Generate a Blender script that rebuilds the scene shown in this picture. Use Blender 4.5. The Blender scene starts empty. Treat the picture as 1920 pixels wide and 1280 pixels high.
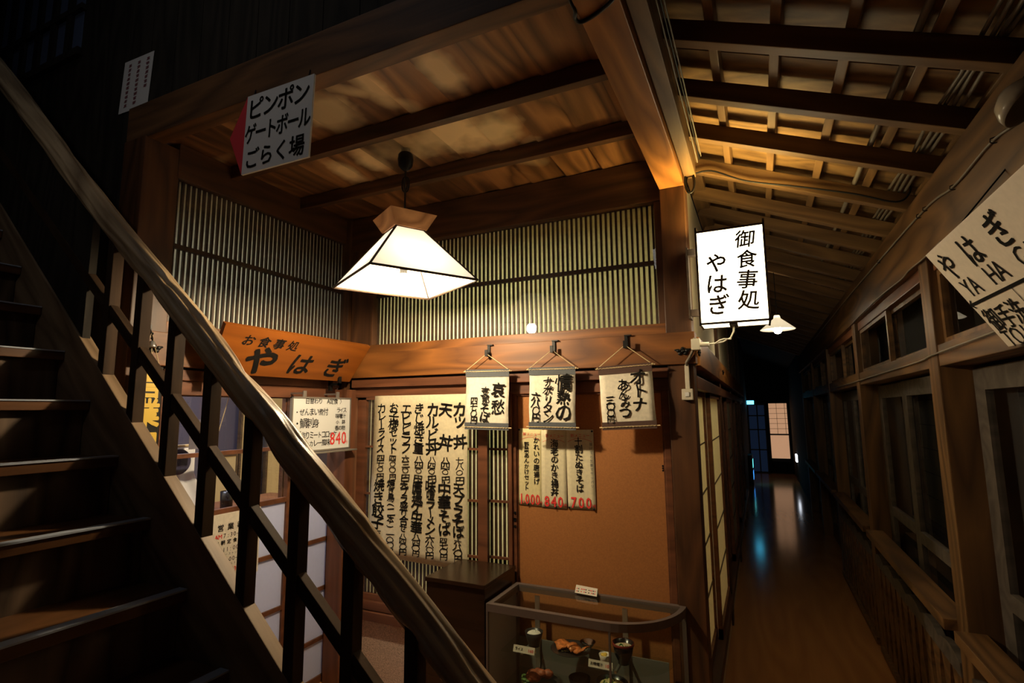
import bpy, bmesh, math, random
from mathutils import Vector, Matrix

# ---------------------------------------------------------------- camera, world, light, exposure
S = bpy.context.scene
COL = S.collection
cam_data = bpy.data.cameras.new('camera')
cam_data.sensor_width = 36.0
cam_data.lens = 18.602
cam_data.clip_start = 0.02
cam = bpy.data.objects.new('camera', cam_data)
COL.objects.link(cam)
cam.matrix_world = Matrix(((0.90612, 0.06276, 0.41770, 0.0),
                           (0.42195, -0.11344, -0.89930, 0.0),
                           (-0.00901, 0.99159, -0.12936, 1.6),
                           (0, 0, 0, 1)))
S.camera = cam

world = bpy.data.worlds.new('night')
S.world = world
world.use_nodes = True
world.node_tree.nodes['Background'].inputs[0].default_value = (0.25, 0.4, 1.0, 1)
world.node_tree.nodes['Background'].inputs[1].default_value = 0.0012

S.view_settings.view_transform = 'Standard'
S.view_settings.look = 'None'
S.view_settings.exposure = 0.0
S.view_settings.gamma = 1.0
S.view_settings.use_curve_mapping = False
S.cycles.use_denoising = True
S.cycles.sample_clamp_indirect = 3.0
S.cycles.max_bounces = 8
S.cycles.transparent_max_bounces = 16


def lamp_light(name, loc, power, color, radius):
    d = bpy.data.lights.new(name, 'POINT')
    d.energy = power; d.color = color; d.shadow_soft_size = radius
    o = bpy.data.objects.new(name, d); COL.objects.link(o); o.location = loc
    return o


def area_light(name, loc, aim, sx, sy, power, color):
    d = bpy.data.lights.new(name, 'AREA')
    d.shape = 'RECTANGLE'; d.size = sx; d.size_y = sy; d.energy = power; d.color = color
    o = bpy.data.objects.new(name, d); COL.objects.link(o)
    o.location = loc
    o.rotation_euler = (Vector(aim) - Vector(loc)).to_track_quat('-Z', 'Y').to_euler()
    return o


WARM = (1.0, 0.80, 0.52)
# the two pendants light the place from their own glowing bulbs (M_BULB, M_FARBULB below)
area_light('dining_room_ceiling_lamp', (-3.55, 2.1, 2.6), (-3.55, 2.1, 0), 0.9, 0.9, 46.0, (0.80, 0.84, 1.0))
area_light('kitchen_ceiling_lamp', (-1.5, 3.6, 2.6), (-1.5, 3.6, 0), 1.2, 0.5, 70.0, (1.0, 0.92, 0.58))
lamp_light('hall_fill', (-0.5, -2.2, 2.9), 1.2, (1.0, 0.93, 0.86), 0.15)  # unseen fill added behind the camera for dim ambient light
area_light('stairwell_fill', (-1.9, 0.3, 4.8), (-1.9, 0.45, 2.0), 0.7, 0.7, 1.6, (0.86, 0.93, 1.0))  # added over the stairs, standing in for an unseen upstairs window
up_l = area_light('arrow_board_fill', (-1.0, -1.3, 3.5), (-1.95, 1.34, 2.95), 0.25, 0.25, 0.75, (1.0, 0.93, 0.86))  # unseen narrow light added to brighten the arrow board, not the stairs
up_l.data.spread = math.radians(62)

# ---------------------------------------------------------------- materials
MATS = {}


def nd(nt, t, **kw):
    n = nt.nodes.new(t)
    for k, v in kw.items():
        setattr(n, k, v)
    return n


def newmat(name):
    m = bpy.data.materials.new(name); m.use_nodes = True
    nt = m.node_tree
    b = nt.nodes['Principled BSDF']
    MATS[name] = m
    return m, nt, b


def plain(name, col, rough=0.6, metal=0.0, spec=0.5, noise=0.0, nscale=40.0, bump=0.0):
    m, nt, b = newmat(name)
    b.inputs['Roughness'].default_value = rough
    b.inputs['Metallic'].default_value = metal
    b.inputs['Specular IOR Level'].default_value = spec
    b.inputs['Base Color'].default_value = (*col, 1)
    if noise > 0 or bump > 0:
        tc = nd(nt, 'ShaderNodeTexCoord')
        n = nd(nt, 'ShaderNodeTexNoise'); n.inputs['Scale'].default_value = nscale; n.inputs['Detail'].default_value = 6
        nt.links.new(tc.outputs['Object'], n.inputs['Vector'])
        if noise > 0:
            r = nd(nt, 'ShaderNodeValToRGB')
            r.color_ramp.elements[0].position = 0.3; r.color_ramp.elements[1].position = 0.7
            r.color_ramp.elements[0].color = (*[c * (1 - noise) for c in col], 1)
            r.color_ramp.elements[1].color = (*[min(1, c * (1 + noise)) for c in col], 1)
            nt.links.new(n.outputs['Fac'], r.inputs['Fac'])
            nt.links.new(r.outputs['Color'], b.inputs['Base Color'])
        if bump > 0:
            bp = nd(nt, 'ShaderNodeBump'); bp.inputs['Strength'].default_value = bump; bp.inputs['Distance'].default_value = 0.004
            nt.links.new(n.outputs['Fac'], bp.inputs['Height'])
            nt.links.new(bp.outputs['Normal'], b.inputs['Normal'])
    return m


def wood(name, dark, light, rough=0.5, bump=0.25, grain=1.0, ring=0.35, stain=None, spec=0.4, axis='X', spots=()):
    """grain runs along the object's own X axis (or the axis named)."""
    m, nt, b = newmat(name)
    L = nt.links.new
    tc = nd(nt, 'ShaderNodeTexCoord')
    oi = nd(nt, 'ShaderNodeObjectInfo')
    off = nd(nt, 'ShaderNodeVectorMath', operation='SCALE')
    cv = nd(nt, 'ShaderNodeCombineXYZ')
    L(oi.outputs['Random'], cv.inputs[0]); L(oi.outputs['Random'], cv.inputs[1]); L(oi.outputs['Random'], cv.inputs[2])
    off.inputs['Scale'].default_value = 13.7
    L(cv.outputs[0], off.inputs[0])
    add = nd(nt, 'ShaderNodeVectorMath', operation='ADD')
    L(tc.outputs['Object'], add.inputs[0]); L(off.outputs[0], add.inputs[1])
    mp = nd(nt, 'ShaderNodeMapping')
    sc = {'X': (1.6, 26, 26), 'Y': (26, 1.6, 26), 'Z': (26, 26, 1.6)}[axis]
    mp.inputs['Scale'].default_value = [s * grain for s in sc]
    L(add.outputs[0], mp.inputs['Vector'])
    n1 = nd(nt, 'ShaderNodeTexNoise'); n1.inputs['Scale'].default_value = 1.0; n1.inputs['Detail'].default_value = 8
    n1.inputs['Roughness'].default_value = 0.65; n1.inputs['Distortion'].default_value = 0.6
    L(mp.outputs[0], n1.inputs['Vector'])
    # growth rings: bands of a slowly varying field give the arched figure
    mp2 = nd(nt, 'ShaderNodeMapping')
    sc2 = {'X': (0.9, 6, 6), 'Y': (6, 0.9, 6), 'Z': (6, 6, 0.9)}[axis]
    mp2.inputs['Scale'].default_value = [s * grain for s in sc2]
    L(add.outputs[0], mp2.inputs['Vector'])
    n2 = nd(nt, 'ShaderNodeTexNoise'); n2.inputs['Scale'].default_value = 0.8; n2.inputs['Detail'].default_value = 1.5
    L(mp2.outputs[0], n2.inputs['Vector'])
    mu = nd(nt, 'ShaderNodeMath', operation='MULTIPLY'); mu.inputs[1].default_value = 16.0
    L(n2.outputs['Fac'], mu.inputs[0])
    fr = nd(nt, 'ShaderNodeMath', operation='PINGPONG'); fr.inputs[1].default_value = 1.0
    L(mu.outputs[0], fr.inputs[0])
    mx = nd(nt, 'ShaderNodeMix'); mx.data_type = 'FLOAT'; mx.inputs['Factor'].default_value = ring
    L(n1.outputs['Fac'], mx.inputs[2]); L(fr.outputs[0], mx.inputs[3])
    r = nd(nt, 'ShaderNodeValToRGB')
    r.color_ramp.elements[0].position = 0.22; r.color_ramp.elements[1].position = 0.78
    r.color_ramp.elements[0].color = (*dark, 1); r.color_ramp.elements[1].color = (*light, 1)
    L(mx.outputs[0], r.inputs['Fac'])
    out = r.outputs['Color']
    if stain:
        n3 = nd(nt, 'ShaderNodeTexNoise'); n3.inputs['Scale'].default_value = stain[1]; n3.inputs['Detail'].default_value = 2
        n3.inputs['Distortion'].default_value = 0.9
        L(add.outputs[0], n3.inputs['Vector'])
        r3 = nd(nt, 'ShaderNodeValToRGB')
        r3.color_ramp.elements[0].position = stain[2]; r3.color_ramp.elements[1].position = stain[3]
        r3.color_ramp.elements[0].color = (0, 0, 0, 1); r3.color_ramp.elements[1].color = (1, 1, 1, 1)
        L(n3.outputs['Fac'], r3.inputs['Fac'])
        fac = r3.outputs['Color']
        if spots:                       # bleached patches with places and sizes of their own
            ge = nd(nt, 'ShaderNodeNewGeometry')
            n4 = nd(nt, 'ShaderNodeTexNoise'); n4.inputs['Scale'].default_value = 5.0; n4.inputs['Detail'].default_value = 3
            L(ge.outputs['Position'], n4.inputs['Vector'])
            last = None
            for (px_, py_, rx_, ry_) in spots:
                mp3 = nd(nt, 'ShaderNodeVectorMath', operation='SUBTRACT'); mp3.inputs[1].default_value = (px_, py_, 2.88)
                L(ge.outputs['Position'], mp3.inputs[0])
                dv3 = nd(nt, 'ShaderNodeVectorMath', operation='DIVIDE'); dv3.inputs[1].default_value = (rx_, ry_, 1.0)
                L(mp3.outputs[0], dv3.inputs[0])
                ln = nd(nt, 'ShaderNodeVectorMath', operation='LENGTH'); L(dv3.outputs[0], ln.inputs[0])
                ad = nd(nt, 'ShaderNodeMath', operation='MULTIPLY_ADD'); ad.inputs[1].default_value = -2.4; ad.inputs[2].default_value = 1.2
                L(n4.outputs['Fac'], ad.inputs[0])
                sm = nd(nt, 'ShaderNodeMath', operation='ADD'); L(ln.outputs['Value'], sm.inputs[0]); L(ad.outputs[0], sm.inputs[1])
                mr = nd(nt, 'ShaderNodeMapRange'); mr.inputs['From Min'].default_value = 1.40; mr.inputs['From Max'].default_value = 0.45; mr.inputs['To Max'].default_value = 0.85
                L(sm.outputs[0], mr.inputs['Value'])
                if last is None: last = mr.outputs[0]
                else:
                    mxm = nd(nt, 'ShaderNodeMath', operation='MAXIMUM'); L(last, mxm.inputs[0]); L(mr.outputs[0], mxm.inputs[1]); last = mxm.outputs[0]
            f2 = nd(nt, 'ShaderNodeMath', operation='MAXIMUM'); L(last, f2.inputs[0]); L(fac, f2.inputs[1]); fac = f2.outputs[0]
        m2 = nd(nt, 'ShaderNodeMix'); m2.data_type = 'RGBA'
        L(fac, m2.inputs[0]); L(out, m2.inputs[6])
        m2.inputs[7].default_value = (*stain[0], 1)
        out = m2.outputs[2]
    L(out, b.inputs['Base Color'])
    b.inputs['Roughness'].default_value = rough
    b.inputs['Specular IOR Level'].default_value = spec
    if bump > 0:
        bp = nd(nt, 'ShaderNodeBump'); bp.inputs['Strength'].default_value = bump; bp.inputs['Distance'].default_value = 0.003
        L(mx.outputs[0], bp.inputs['Height']); L(bp.outputs['Normal'], b.inputs['Normal'])
    return m


def glass(name, tint=(1, 1, 1), refl=1.0, rough=0.01):
    m = bpy.data.materials.new(name); m.use_nodes = True; MATS[name] = m
    nt = m.node_tree; nt.nodes.clear()
    out = nd(nt, 'ShaderNodeOutputMaterial')
    tr = nd(nt, 'ShaderNodeBsdfTransparent'); tr.inputs[0].default_value = (*tint, 1)
    gl = nd(nt, 'ShaderNodeBsdfGlossy'); gl.inputs['Roughness'].default_value = rough
    fz = nd(nt, 'ShaderNodeFresnel'); fz.inputs['IOR'].default_value = 1.5
    mul = nd(nt, 'ShaderNodeMath', operation='MULTIPLY'); mul.inputs[1].default_value = refl
    mix = nd(nt, 'ShaderNodeMixShader')
    ge = nd(nt, 'ShaderNodeNewGeometry'); inv = nd(nt, 'ShaderNodeMath', operation='SUBTRACT'); inv.inputs[0].default_value = 1.0
    nt.links.new(ge.outputs['Backfacing'], inv.inputs[1])
    m3 = nd(nt, 'ShaderNodeMath', operation='MULTIPLY')
    nt.links.new(fz.outputs[0], mul.inputs[0]); nt.links.new(mul.outputs[0], m3.inputs[0]); nt.links.new(inv.outputs[0], m3.inputs[1])
    nt.links.new(m3.outputs[0], mix.inputs[0])
    nt.links.new(tr.outputs[0], mix.inputs[1]); nt.links.new(gl.outputs[0], mix.inputs[2])
    nt.links.new(mix.outputs[0], out.inputs[0])
    return m


def paper(name, col, trans=0.3, rough=0.9, emit=0.0, emit_col=None, fibre=0.06, stripes=0.0):
    m = bpy.data.materials.new(name); m.use_nodes = True; MATS[name] = m
    nt = m.node_tree; nt.nodes.clear(); L = nt.links.new
    out = nd(nt, 'ShaderNodeOutputMaterial')
    df = nd(nt, 'ShaderNodeBsdfDiffuse'); tl = nd(nt, 'ShaderNodeBsdfTranslucent')
    tc = nd(nt, 'ShaderNodeTexCoord')
    n = nd(nt, 'ShaderNodeTexNoise'); n.inputs['Scale'].default_value = 55; n.inputs['Detail'].default_value = 8
    L(tc.outputs['Object'], n.inputs['Vector'])
    r = nd(nt, 'ShaderNodeValToRGB')
    r.color_ramp.elements[0].position = 0.35; r.color_ramp.elements[1].position = 0.65
    r.color_ramp.elements[0].color = (*[c * (1 - fibre) for c in col], 1)
    r.color_ramp.elements[1].color = (*[min(1, c * (1 + fibre)) for c in col], 1)
    L(n.outputs['Fac'], r.inputs['Fac'])
    L(r.outputs['Color'], df.inputs[0]); L(r.outputs['Color'], tl.inputs[0])
    mix = nd(nt, 'ShaderNodeMixShader'); mix.inputs[0].default_value = trans
    L(df.outputs[0], mix.inputs[1]); L(tl.outputs[0], mix.inputs[2])
    last = mix.outputs[0]
    if emit > 0:
        em = nd(nt, 'ShaderNodeEmission'); em.inputs[0].default_value = (*(emit_col or col), 1); em.inputs[1].default_value = emit
        ad = nd(nt, 'ShaderNodeAddShader'); L(last, ad.inputs[0]); L(em.outputs[0], ad.inputs[1]); last = ad.outputs[0]
    L(last, out.inputs[0])
    return m


def emitter(name, col, strength):
    m = bpy.data.materials.new(name); m.use_nodes = True; MATS[name] = m
    nt = m.node_tree; nt.nodes.clear()
    out = nd(nt, 'ShaderNodeOutputMaterial'); em = nd(nt, 'ShaderNodeEmission')
    em.inputs[0].default_value = (*col, 1); em.inputs[1].default_value = strength
    nt.links.new(em.outputs[0], out.inputs[0])
    return m


W_POST = wood('post_wood', (0.036, 0.014, 0.005), (0.115, 0.046, 0.016), 0.5)
W_BEAM = wood('beam_wood', (0.19, 0.068, 0.015), (0.42, 0.165, 0.036), 0.42, ring=0.45)
W_RAIL = wood('rail_wood', (0.10, 0.034, 0.0065), (0.235, 0.085, 0.016), 0.5, ring=0.5)
W_DOOR = wood('door_wood', (0.085, 0.030, 0.013), (0.19, 0.070, 0.030), 0.45)
W_LATT = wood('lattice_wood', (0.030, 0.016, 0.009), (0.075, 0.040, 0.020), 0.5, bump=0.1)
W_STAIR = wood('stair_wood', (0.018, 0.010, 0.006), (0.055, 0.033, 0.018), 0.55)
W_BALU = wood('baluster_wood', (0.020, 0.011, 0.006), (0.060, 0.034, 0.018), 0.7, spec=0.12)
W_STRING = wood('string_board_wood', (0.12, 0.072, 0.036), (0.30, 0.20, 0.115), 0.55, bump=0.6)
W_TREAD = wood('tread_wood', (0.075, 0.030, 0.010), (0.16, 0.066, 0.022), 0.38, axis='Y')
W_RISER = wood('riser_wood', (0.045, 0.026, 0.015), (0.17, 0.105, 0.062), 0.6, axis='Z', ring=0.5)
W_LOG = wood('log_wood', (0.16, 0.10, 0.055), (0.60, 0.43, 0.25), 0.36, bump=1.0, grain=1.1, ring=0.35)
W_ROOF = wood('roof_board_wood', (0.10, 0.050, 0.016), (0.27, 0.150, 0.052), 0.6, axis='X')
W_RAFT = wood('rafter_wood', (0.090, 0.045, 0.016), (0.23, 0.125, 0.046), 0.55)
W_RIGHT = wood('window_wall_wood', (0.055, 0.025, 0.008), (0.17, 0.085, 0.028), 0.5, ring=0.45)
W_GREY = wood('weathered_sash_wood', (0.045, 0.036, 0.028), (0.105, 0.085, 0.068), 0.6)
W_BLACK = wood('sooty_wall_boards', (0.012, 0.010, 0.008), (0.034, 0.028, 0.021), 0.8, axis='Z', spec=0.15)
W_SIGN = wood('signboard_wood', (0.19, 0.052, 0.006), (0.28, 0.080, 0.009), 0.4, bump=0.08, ring=0.4)
W_CAP = wood('lamp_cap_wood', (0.32, 0.13, 0.045), (0.62, 0.30, 0.12), 0.45, ring=0.6)
W_BOX = wood('cabinet_laminate', (0.018, 0.008, 0.004), (0.032, 0.015, 0.007), 0.25, bump=0.0)
M_PANEL = plain('tan_door_board', (0.37, 0.14, 0.033), 0.75, noise=0.12, nscale=160)
M_PLASTER = plain('cream_plaster', (0.72, 0.62, 0.40), 0.9, noise=0.05, nscale=30, bump=0.15)
M_SAND = plain('sandy_wall_plaster', (0.56, 0.41, 0.31), 0.95, noise=0.35, nscale=170, bump=0.4)
M_FLOOR = wood('corridor_floor_finish', (0.36, 0.16, 0.055), (0.46, 0.21, 0.072), 0.13, bump=0.03, grain=0.6, axis='Y', spec=0.6)
M_INK = plain('black_ink', (0.009, 0.008, 0.007), 0.9, spec=0.05)
M_RED = plain('red_ink', (0.75, 0.040, 0.032), 0.8)
M_SIGNINK = plain('sign_lettering_black', (0.012, 0.009, 0.008), 0.5)
M_PAPER = paper('washi_paper', (0.78, 0.68, 0.45), 0.15)
M_SCROLL = paper('scroll_paper', (0.84, 0.77, 0.60), 0.12, fibre=0.08)
M_STRIP = paper('yellow_strip_paper', (0.78, 0.68, 0.36), 0.1)
M_STRIP2 = paper('cream_strip_paper', (0.78, 0.70, 0.46), 0.1)
M_SHOJI = paper('shoji_paper', (0.80, 0.74, 0.56), 0.4)
M_GRILLE = paper('grille_backing_paper', (0.86, 0.86, 0.70), 0.45)
M_FROST = paper('frosted_pane_white', (0.74, 0.76, 0.86), 0.45, fibre=0.01)
M_CLOTHG = plain('grey_scroll_cloth', (0.09, 0.095, 0.10), 0.95, noise=0.2, nscale=300)
M_CLOTHB = plain('brown_scroll_cloth', (0.085, 0.045, 0.032), 0.95, noise=0.2, nscale=300)
M_CORD = plain('straw_cord', (0.62, 0.48, 0.26), 0.9)
M_IRON = plain('black_iron', (0.012, 0.011, 0.010), 0.45, 0.6)
M_BLACK = plain('black_plastic', (0.009, 0.009, 0.009), 0.45, spec=0.25)
M_WHITEB = plain('whiteboard_white', (0.80, 0.80, 0.76), 0.3)
M_ALU = plain('aluminium_frame', (0.42, 0.40, 0.37), 0.4, 0.8)
M_SWITCH = plain('ivory_plastic', (0.66, 0.60, 0.46), 0.45)
M_WHITEBOARD_SIGN = plain('white_painted_board', (0.62, 0.60, 0.58), 0.7)
M_TOILET = plain('cream_painted_board', (0.66, 0.58, 0.46), 0.6, noise=0.05, nscale=60)
M_REDPAINT = plain('red_paint', (0.55, 0.035, 0.045), 0.6)
M_NOSE = plain('grey_stair_nosing', (0.42, 0.45, 0.52), 0.3)
M_GLASS = glass('window_glass')
M_GLASSD = glass('display_glass', (0.93, 0.97, 0.94), 0.8)
M_CABLE = plain('grey_cable', (0.17, 0.14, 0.10), 0.5)
M_DARK = plain('dark_void', (0.012, 0.011, 0.010), 0.9)
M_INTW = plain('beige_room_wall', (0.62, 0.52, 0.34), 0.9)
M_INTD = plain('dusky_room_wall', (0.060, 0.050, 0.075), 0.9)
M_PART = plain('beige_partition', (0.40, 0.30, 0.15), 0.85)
M_CLOTHW = plain('white_cloth', (0.80, 0.80, 0.82), 0.9)
M_NAVY = plain('navy_cloth', (0.035, 0.030, 0.075), 0.9)
M_SHADE = paper('lamp_shade_paper', (0.90, 0.86, 0.78), 0.06, emit=0.35, emit_col=(1.0, 0.90, 0.74))
M_BULB = emitter('bulb_glow', WARM, 1300.0)
M_FARBULB = emitter('far_bulb_glow', (1.0, 0.84, 0.58), 150.0)
M_LIGHTBOX = emitter('lit_sign_panel', (1.0, 0.84, 0.52), 6.5)
M_LIGHTTOP = emitter('lit_sign_top', (1.0, 0.73, 0.25), 130.0)

# ---------------------------------------------------------------- builders
WM = {}


def world_of(o):
    return WM.get(o.name, Matrix.Identity(4))


def put(o, parent, mw):
    COL.objects.link(o)
    WM[o.name] = mw.copy()
    if parent is not None:
        o.parent = parent
        o.matrix_basis = world_of(parent).inverted() @ mw
    else:
        o.matrix_basis = mw
    return o


def tag(o, label=None, cat=None, group=None, kind=None):
    if label: o['label'] = label
    if cat: o['category'] = cat
    if group: o['group'] = group
    if kind: o['kind'] = kind
    return o


def thing(name, loc, label, cat, group=None):
    o = bpy.data.objects.new(name, None)
    o.empty_display_size = 0.05
    put(o, None, Matrix.Translation(Vector(loc)))
    return tag(o, label, cat, group)


class MB:
    """collects shapes given in world coordinates; build() links ONE mesh object"""

    def __init__(self):
        self.bm = bmesh.new()

    def box(self, x0, x1, y0, y1, z0, z1, bev=0.0):
        g = bmesh.ops.create_cube(self.bm, size=1.0)
        vs = g['verts']
        for v in vs:
            v.co = Vector(((x0 + x1) / 2 + v.co.x * abs(x1 - x0), (y0 + y1) / 2 + v.co.y * abs(y1 - y0), (z0 + z1) / 2 + v.co.z * abs(z1 - z0)))
        if bev > 0:
            es = {e for v in vs for e in v.link_edges}
            bmesh.ops.bevel(self.bm, geom=list(es), offset=bev, segments=2, affect='EDGES', profile=0.6)
        return self

    def quad(self, *pts):
        vs = [self.bm.verts.new(Vector(p)) for p in pts]
        self.bm.faces.new(vs)
        return self

    def prism(self, poly, d):
        """poly: list of 3-D points of a planar outline, extruded by vector d"""
        d = Vector(d)
        a = [self.bm.verts.new(Vector(p)) for p in poly]
        b = [self.bm.verts.new(Vector(p) + d) for p in poly]
        self.bm.faces.new(a); self.bm.faces.new(list(reversed(b)))
        n = len(a)
        for i in range(n):
            self.bm.faces.new((a[i], b[i], b[(i + 1) % n], a[(i + 1) % n]))
        return self

    def tube(self, pts, r, n=8, cap=True):
        pts = [Vector(p) for p in pts]
        rs = r if isinstance(r, (list, tuple)) else [r] * len(pts)
        rings = []
        prev = None
        for i, p in enumerate(pts):
            t = (pts[min(i + 1, len(pts) - 1)] - pts[max(i - 1, 0)]).normalized()
            if prev is None:
                u = t.orthogonal().normalized()
            else:
                u = (prev - t * prev.dot(t)).normalized()
            prev = u
            w = t.cross(u)
            rings.append([self.bm.verts.new(p + (u * math.cos(2 * math.pi * k / n) + w * math.sin(2 * math.pi * k / n)) * rs[i]) for k in range(n)])
        for a, b in zip(rings, rings[1:]):
            for k in range(n):
                self.bm.faces.new((a[k], a[(k + 1) % n], b[(k + 1) % n], b[k]))
        if cap:
            self.bm.faces.new(list(reversed(rings[0]))); self.bm.faces.new(rings[-1])
        return self

    def lathe(self, prof, c, n=28, axis=(0, 0, 1)):
        """prof: (radius, height) pairs, turned about a vertical axis through c"""
        c = Vector(c); q = Vector((0, 0, 1)).rotation_difference(Vector(axis))
        rings = []
        for r, h in prof:
            if r < 1e-6:
                rings.append([self.bm.verts.new(c + q @ Vector((0, 0, h)))])
            else:
                rings.append([self.bm.verts.new(c + q @ Vector((r * math.cos(2 * math.pi * k / n), r * math.sin(2 * math.pi * k / n), h))) for k in range(n)])
        for a, b in zip(rings, rings[1:]):
            for k in range(n):
                k2 = (k + 1) % n
                if len(a) == 1 and len(b) == 1: continue
                if len(a) == 1: self.bm.faces.new((a[0], b[k], b[k2]))
                elif len(b) == 1: self.bm.faces.new((a[k], b[0], a[k2]))
                else: self.bm.faces.new((a[k], b[k], b[k2], a[k2]))
        return self

    def ball(self, c, r, seg=12, sc=(1, 1, 1)):
        g = bmesh.ops.create_uvsphere(self.bm, u_segments=seg, v_segments=max(6, seg // 2), radius=r)
        for v in g['verts']:
            v.co = Vector(c) + Vector((v.co.x * sc[0], v.co.y * sc[1], v.co.z * sc[2]))
        return self

    def grid(self, f, nu, nv):
        vs = [[self.bm.verts.new(Vector(f(i / nu, j / nv))) for j in range(nv + 1)] for i in range(nu + 1)]
        for i in range(nu):
            for j in range(nv):
                self.bm.faces.new((vs[i][j], vs[i + 1][j], vs[i + 1][j + 1], vs[i][j + 1]))
        return self

    def solidify(self, t):
        bmesh.ops.recalc_face_normals(self.bm, faces=self.bm.faces)
        bmesh.ops.solidify(self.bm, geom=self.bm.faces[:], thickness=t)
        return self

    def build(self, name, mat, parent=None, loc=None, smooth=False, mw=None, local=False, label=None, kind=None):
        me = bpy.data.meshes.new(name)
        bm = self.bm
        bmesh.ops.recalc_face_normals(bm, faces=bm.faces)
        if mw is None:
            if loc is None:
                if parent is not None:
                    loc = world_of(parent).translation
                else:
                    xs = [v.co for v in bm.verts]
                    loc = Vector(((min(v.x for v in xs) + max(v.x for v in xs)) / 2, (min(v.y for v in xs) + max(v.y for v in xs)) / 2, min(v.z for v in xs)))
            mw = Matrix.Translation(Vector(loc))
        if not local:
            bmesh.ops.transform(bm, matrix=mw.inverted(), verts=bm.verts)
        bm.to_mesh(me); bm.free()
        if smooth:
            for p in me.polygons: p.use_smooth = True
        me.materials.append(mat)
        o = bpy.data.objects.new(name, me)
        put(o, parent, mw)
        if label: o['label'] = label
        if kind: o['kind'] = kind
        return o


def frame_matrix(p0, xdir, up):
    x = Vector(xdir).normalized(); up = Vector(up)
    z = (up - x * up.dot(x)).normalized(); y = z.cross(x)
    return Matrix(((x.x, y.x, z.x, p0[0]), (x.y, y.y, z.y, p0[1]), (x.z, y.z, z.z, p0[2]), (0, 0, 0, 1)))


def bar(name, p0, p1, wy, wz, mat, parent=None, up=(0, 0, 1), bev=0.003, label=None, kind=None):
    """a squared timber from p0 to p1 (centre line); wy wide, wz deep towards 'up'. Grain along it."""
    p0 = Vector(p0); p1 = Vector(p1); L = (p1 - p0).length
    mb = MB(); mb.box(0, L, -wy / 2, wy / 2, -wz / 2, wz / 2, bev)
    return mb.build(name, mat, parent, mw=frame_matrix(p0, p1 - p0, up), local=True, label=label, kind=kind)


def beam_x(name, x0, x1, y0, y1, z0, z1, mat, parent=None, bev=0.003, kind=None, label=None):
    return bar(name, (x0, (y0 + y1) / 2, (z0 + z1) / 2), (x1, (y0 + y1) / 2, (z0 + z1) / 2), y1 - y0, z1 - z0, mat, parent, (0, 0, 1), bev, label, kind)


def beam_y(name, x0, x1, y0, y1, z0, z1, mat, parent=None, bev=0.003, kind=None, label=None):
    return bar(name, ((x0 + x1) / 2, y0, (z0 + z1) / 2), ((x0 + x1) / 2, y1, (z0 + z1) / 2), x1 - x0, z1 - z0, mat, parent, (0, 0, 1), bev, label, kind)


def post(name, x0, x1, y0, y1, z0, z1, mat, parent=None, bev=0.004, kind=None, label=None):
    return bar(name, ((x0 + x1) / 2, (y0 + y1) / 2, z0), ((x0 + x1) / 2, (y0 + y1) / 2, z1), y1 - y0, x1 - x0, mat, parent, (1, 0, 0), bev, label, kind)


# ---- lettering: glyph outlines of the built-in font, laid out stroke by stroke on a sign's own plane
GLYPH = {}


def glyph(ch):
    key = ch
    if key not in GLYPH:
        cu = bpy.data.curves.new('glyph', 'FONT')
        cu.body = ch; cu.size = 1.0; cu.resolution_u = 2
        o = bpy.data.objects.new('glyph', cu); COL.objects.link(o)
        bpy.context.view_layer.update()
        dg = bpy.context.evaluated_depsgraph_get()
        me = bpy.data.meshes.new_from_object(o.evaluated_get(dg))
        V = [(v.co.x, v.co.y) for v in me.vertices]; F = [tuple(p.vertices) for p in me.polygons]
        bpy.data.meshes.remove(me); bpy.data.objects.remove(o); bpy.data.curves.remove(cu)
        wide = ord(ch) > 0x2E00
        if wide: cx, cy = 0.5, 0.37
        elif V:
            cx = (min(a for a, _ in V) + max(a for a, _ in V)) / 2; cy = 0.36
        else: cx, cy = 0.25, 0.36
        GLYPH[key] = ([(a - cx, b - cy) for a, b in V], F)
    return GLYPH[key]


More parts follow.
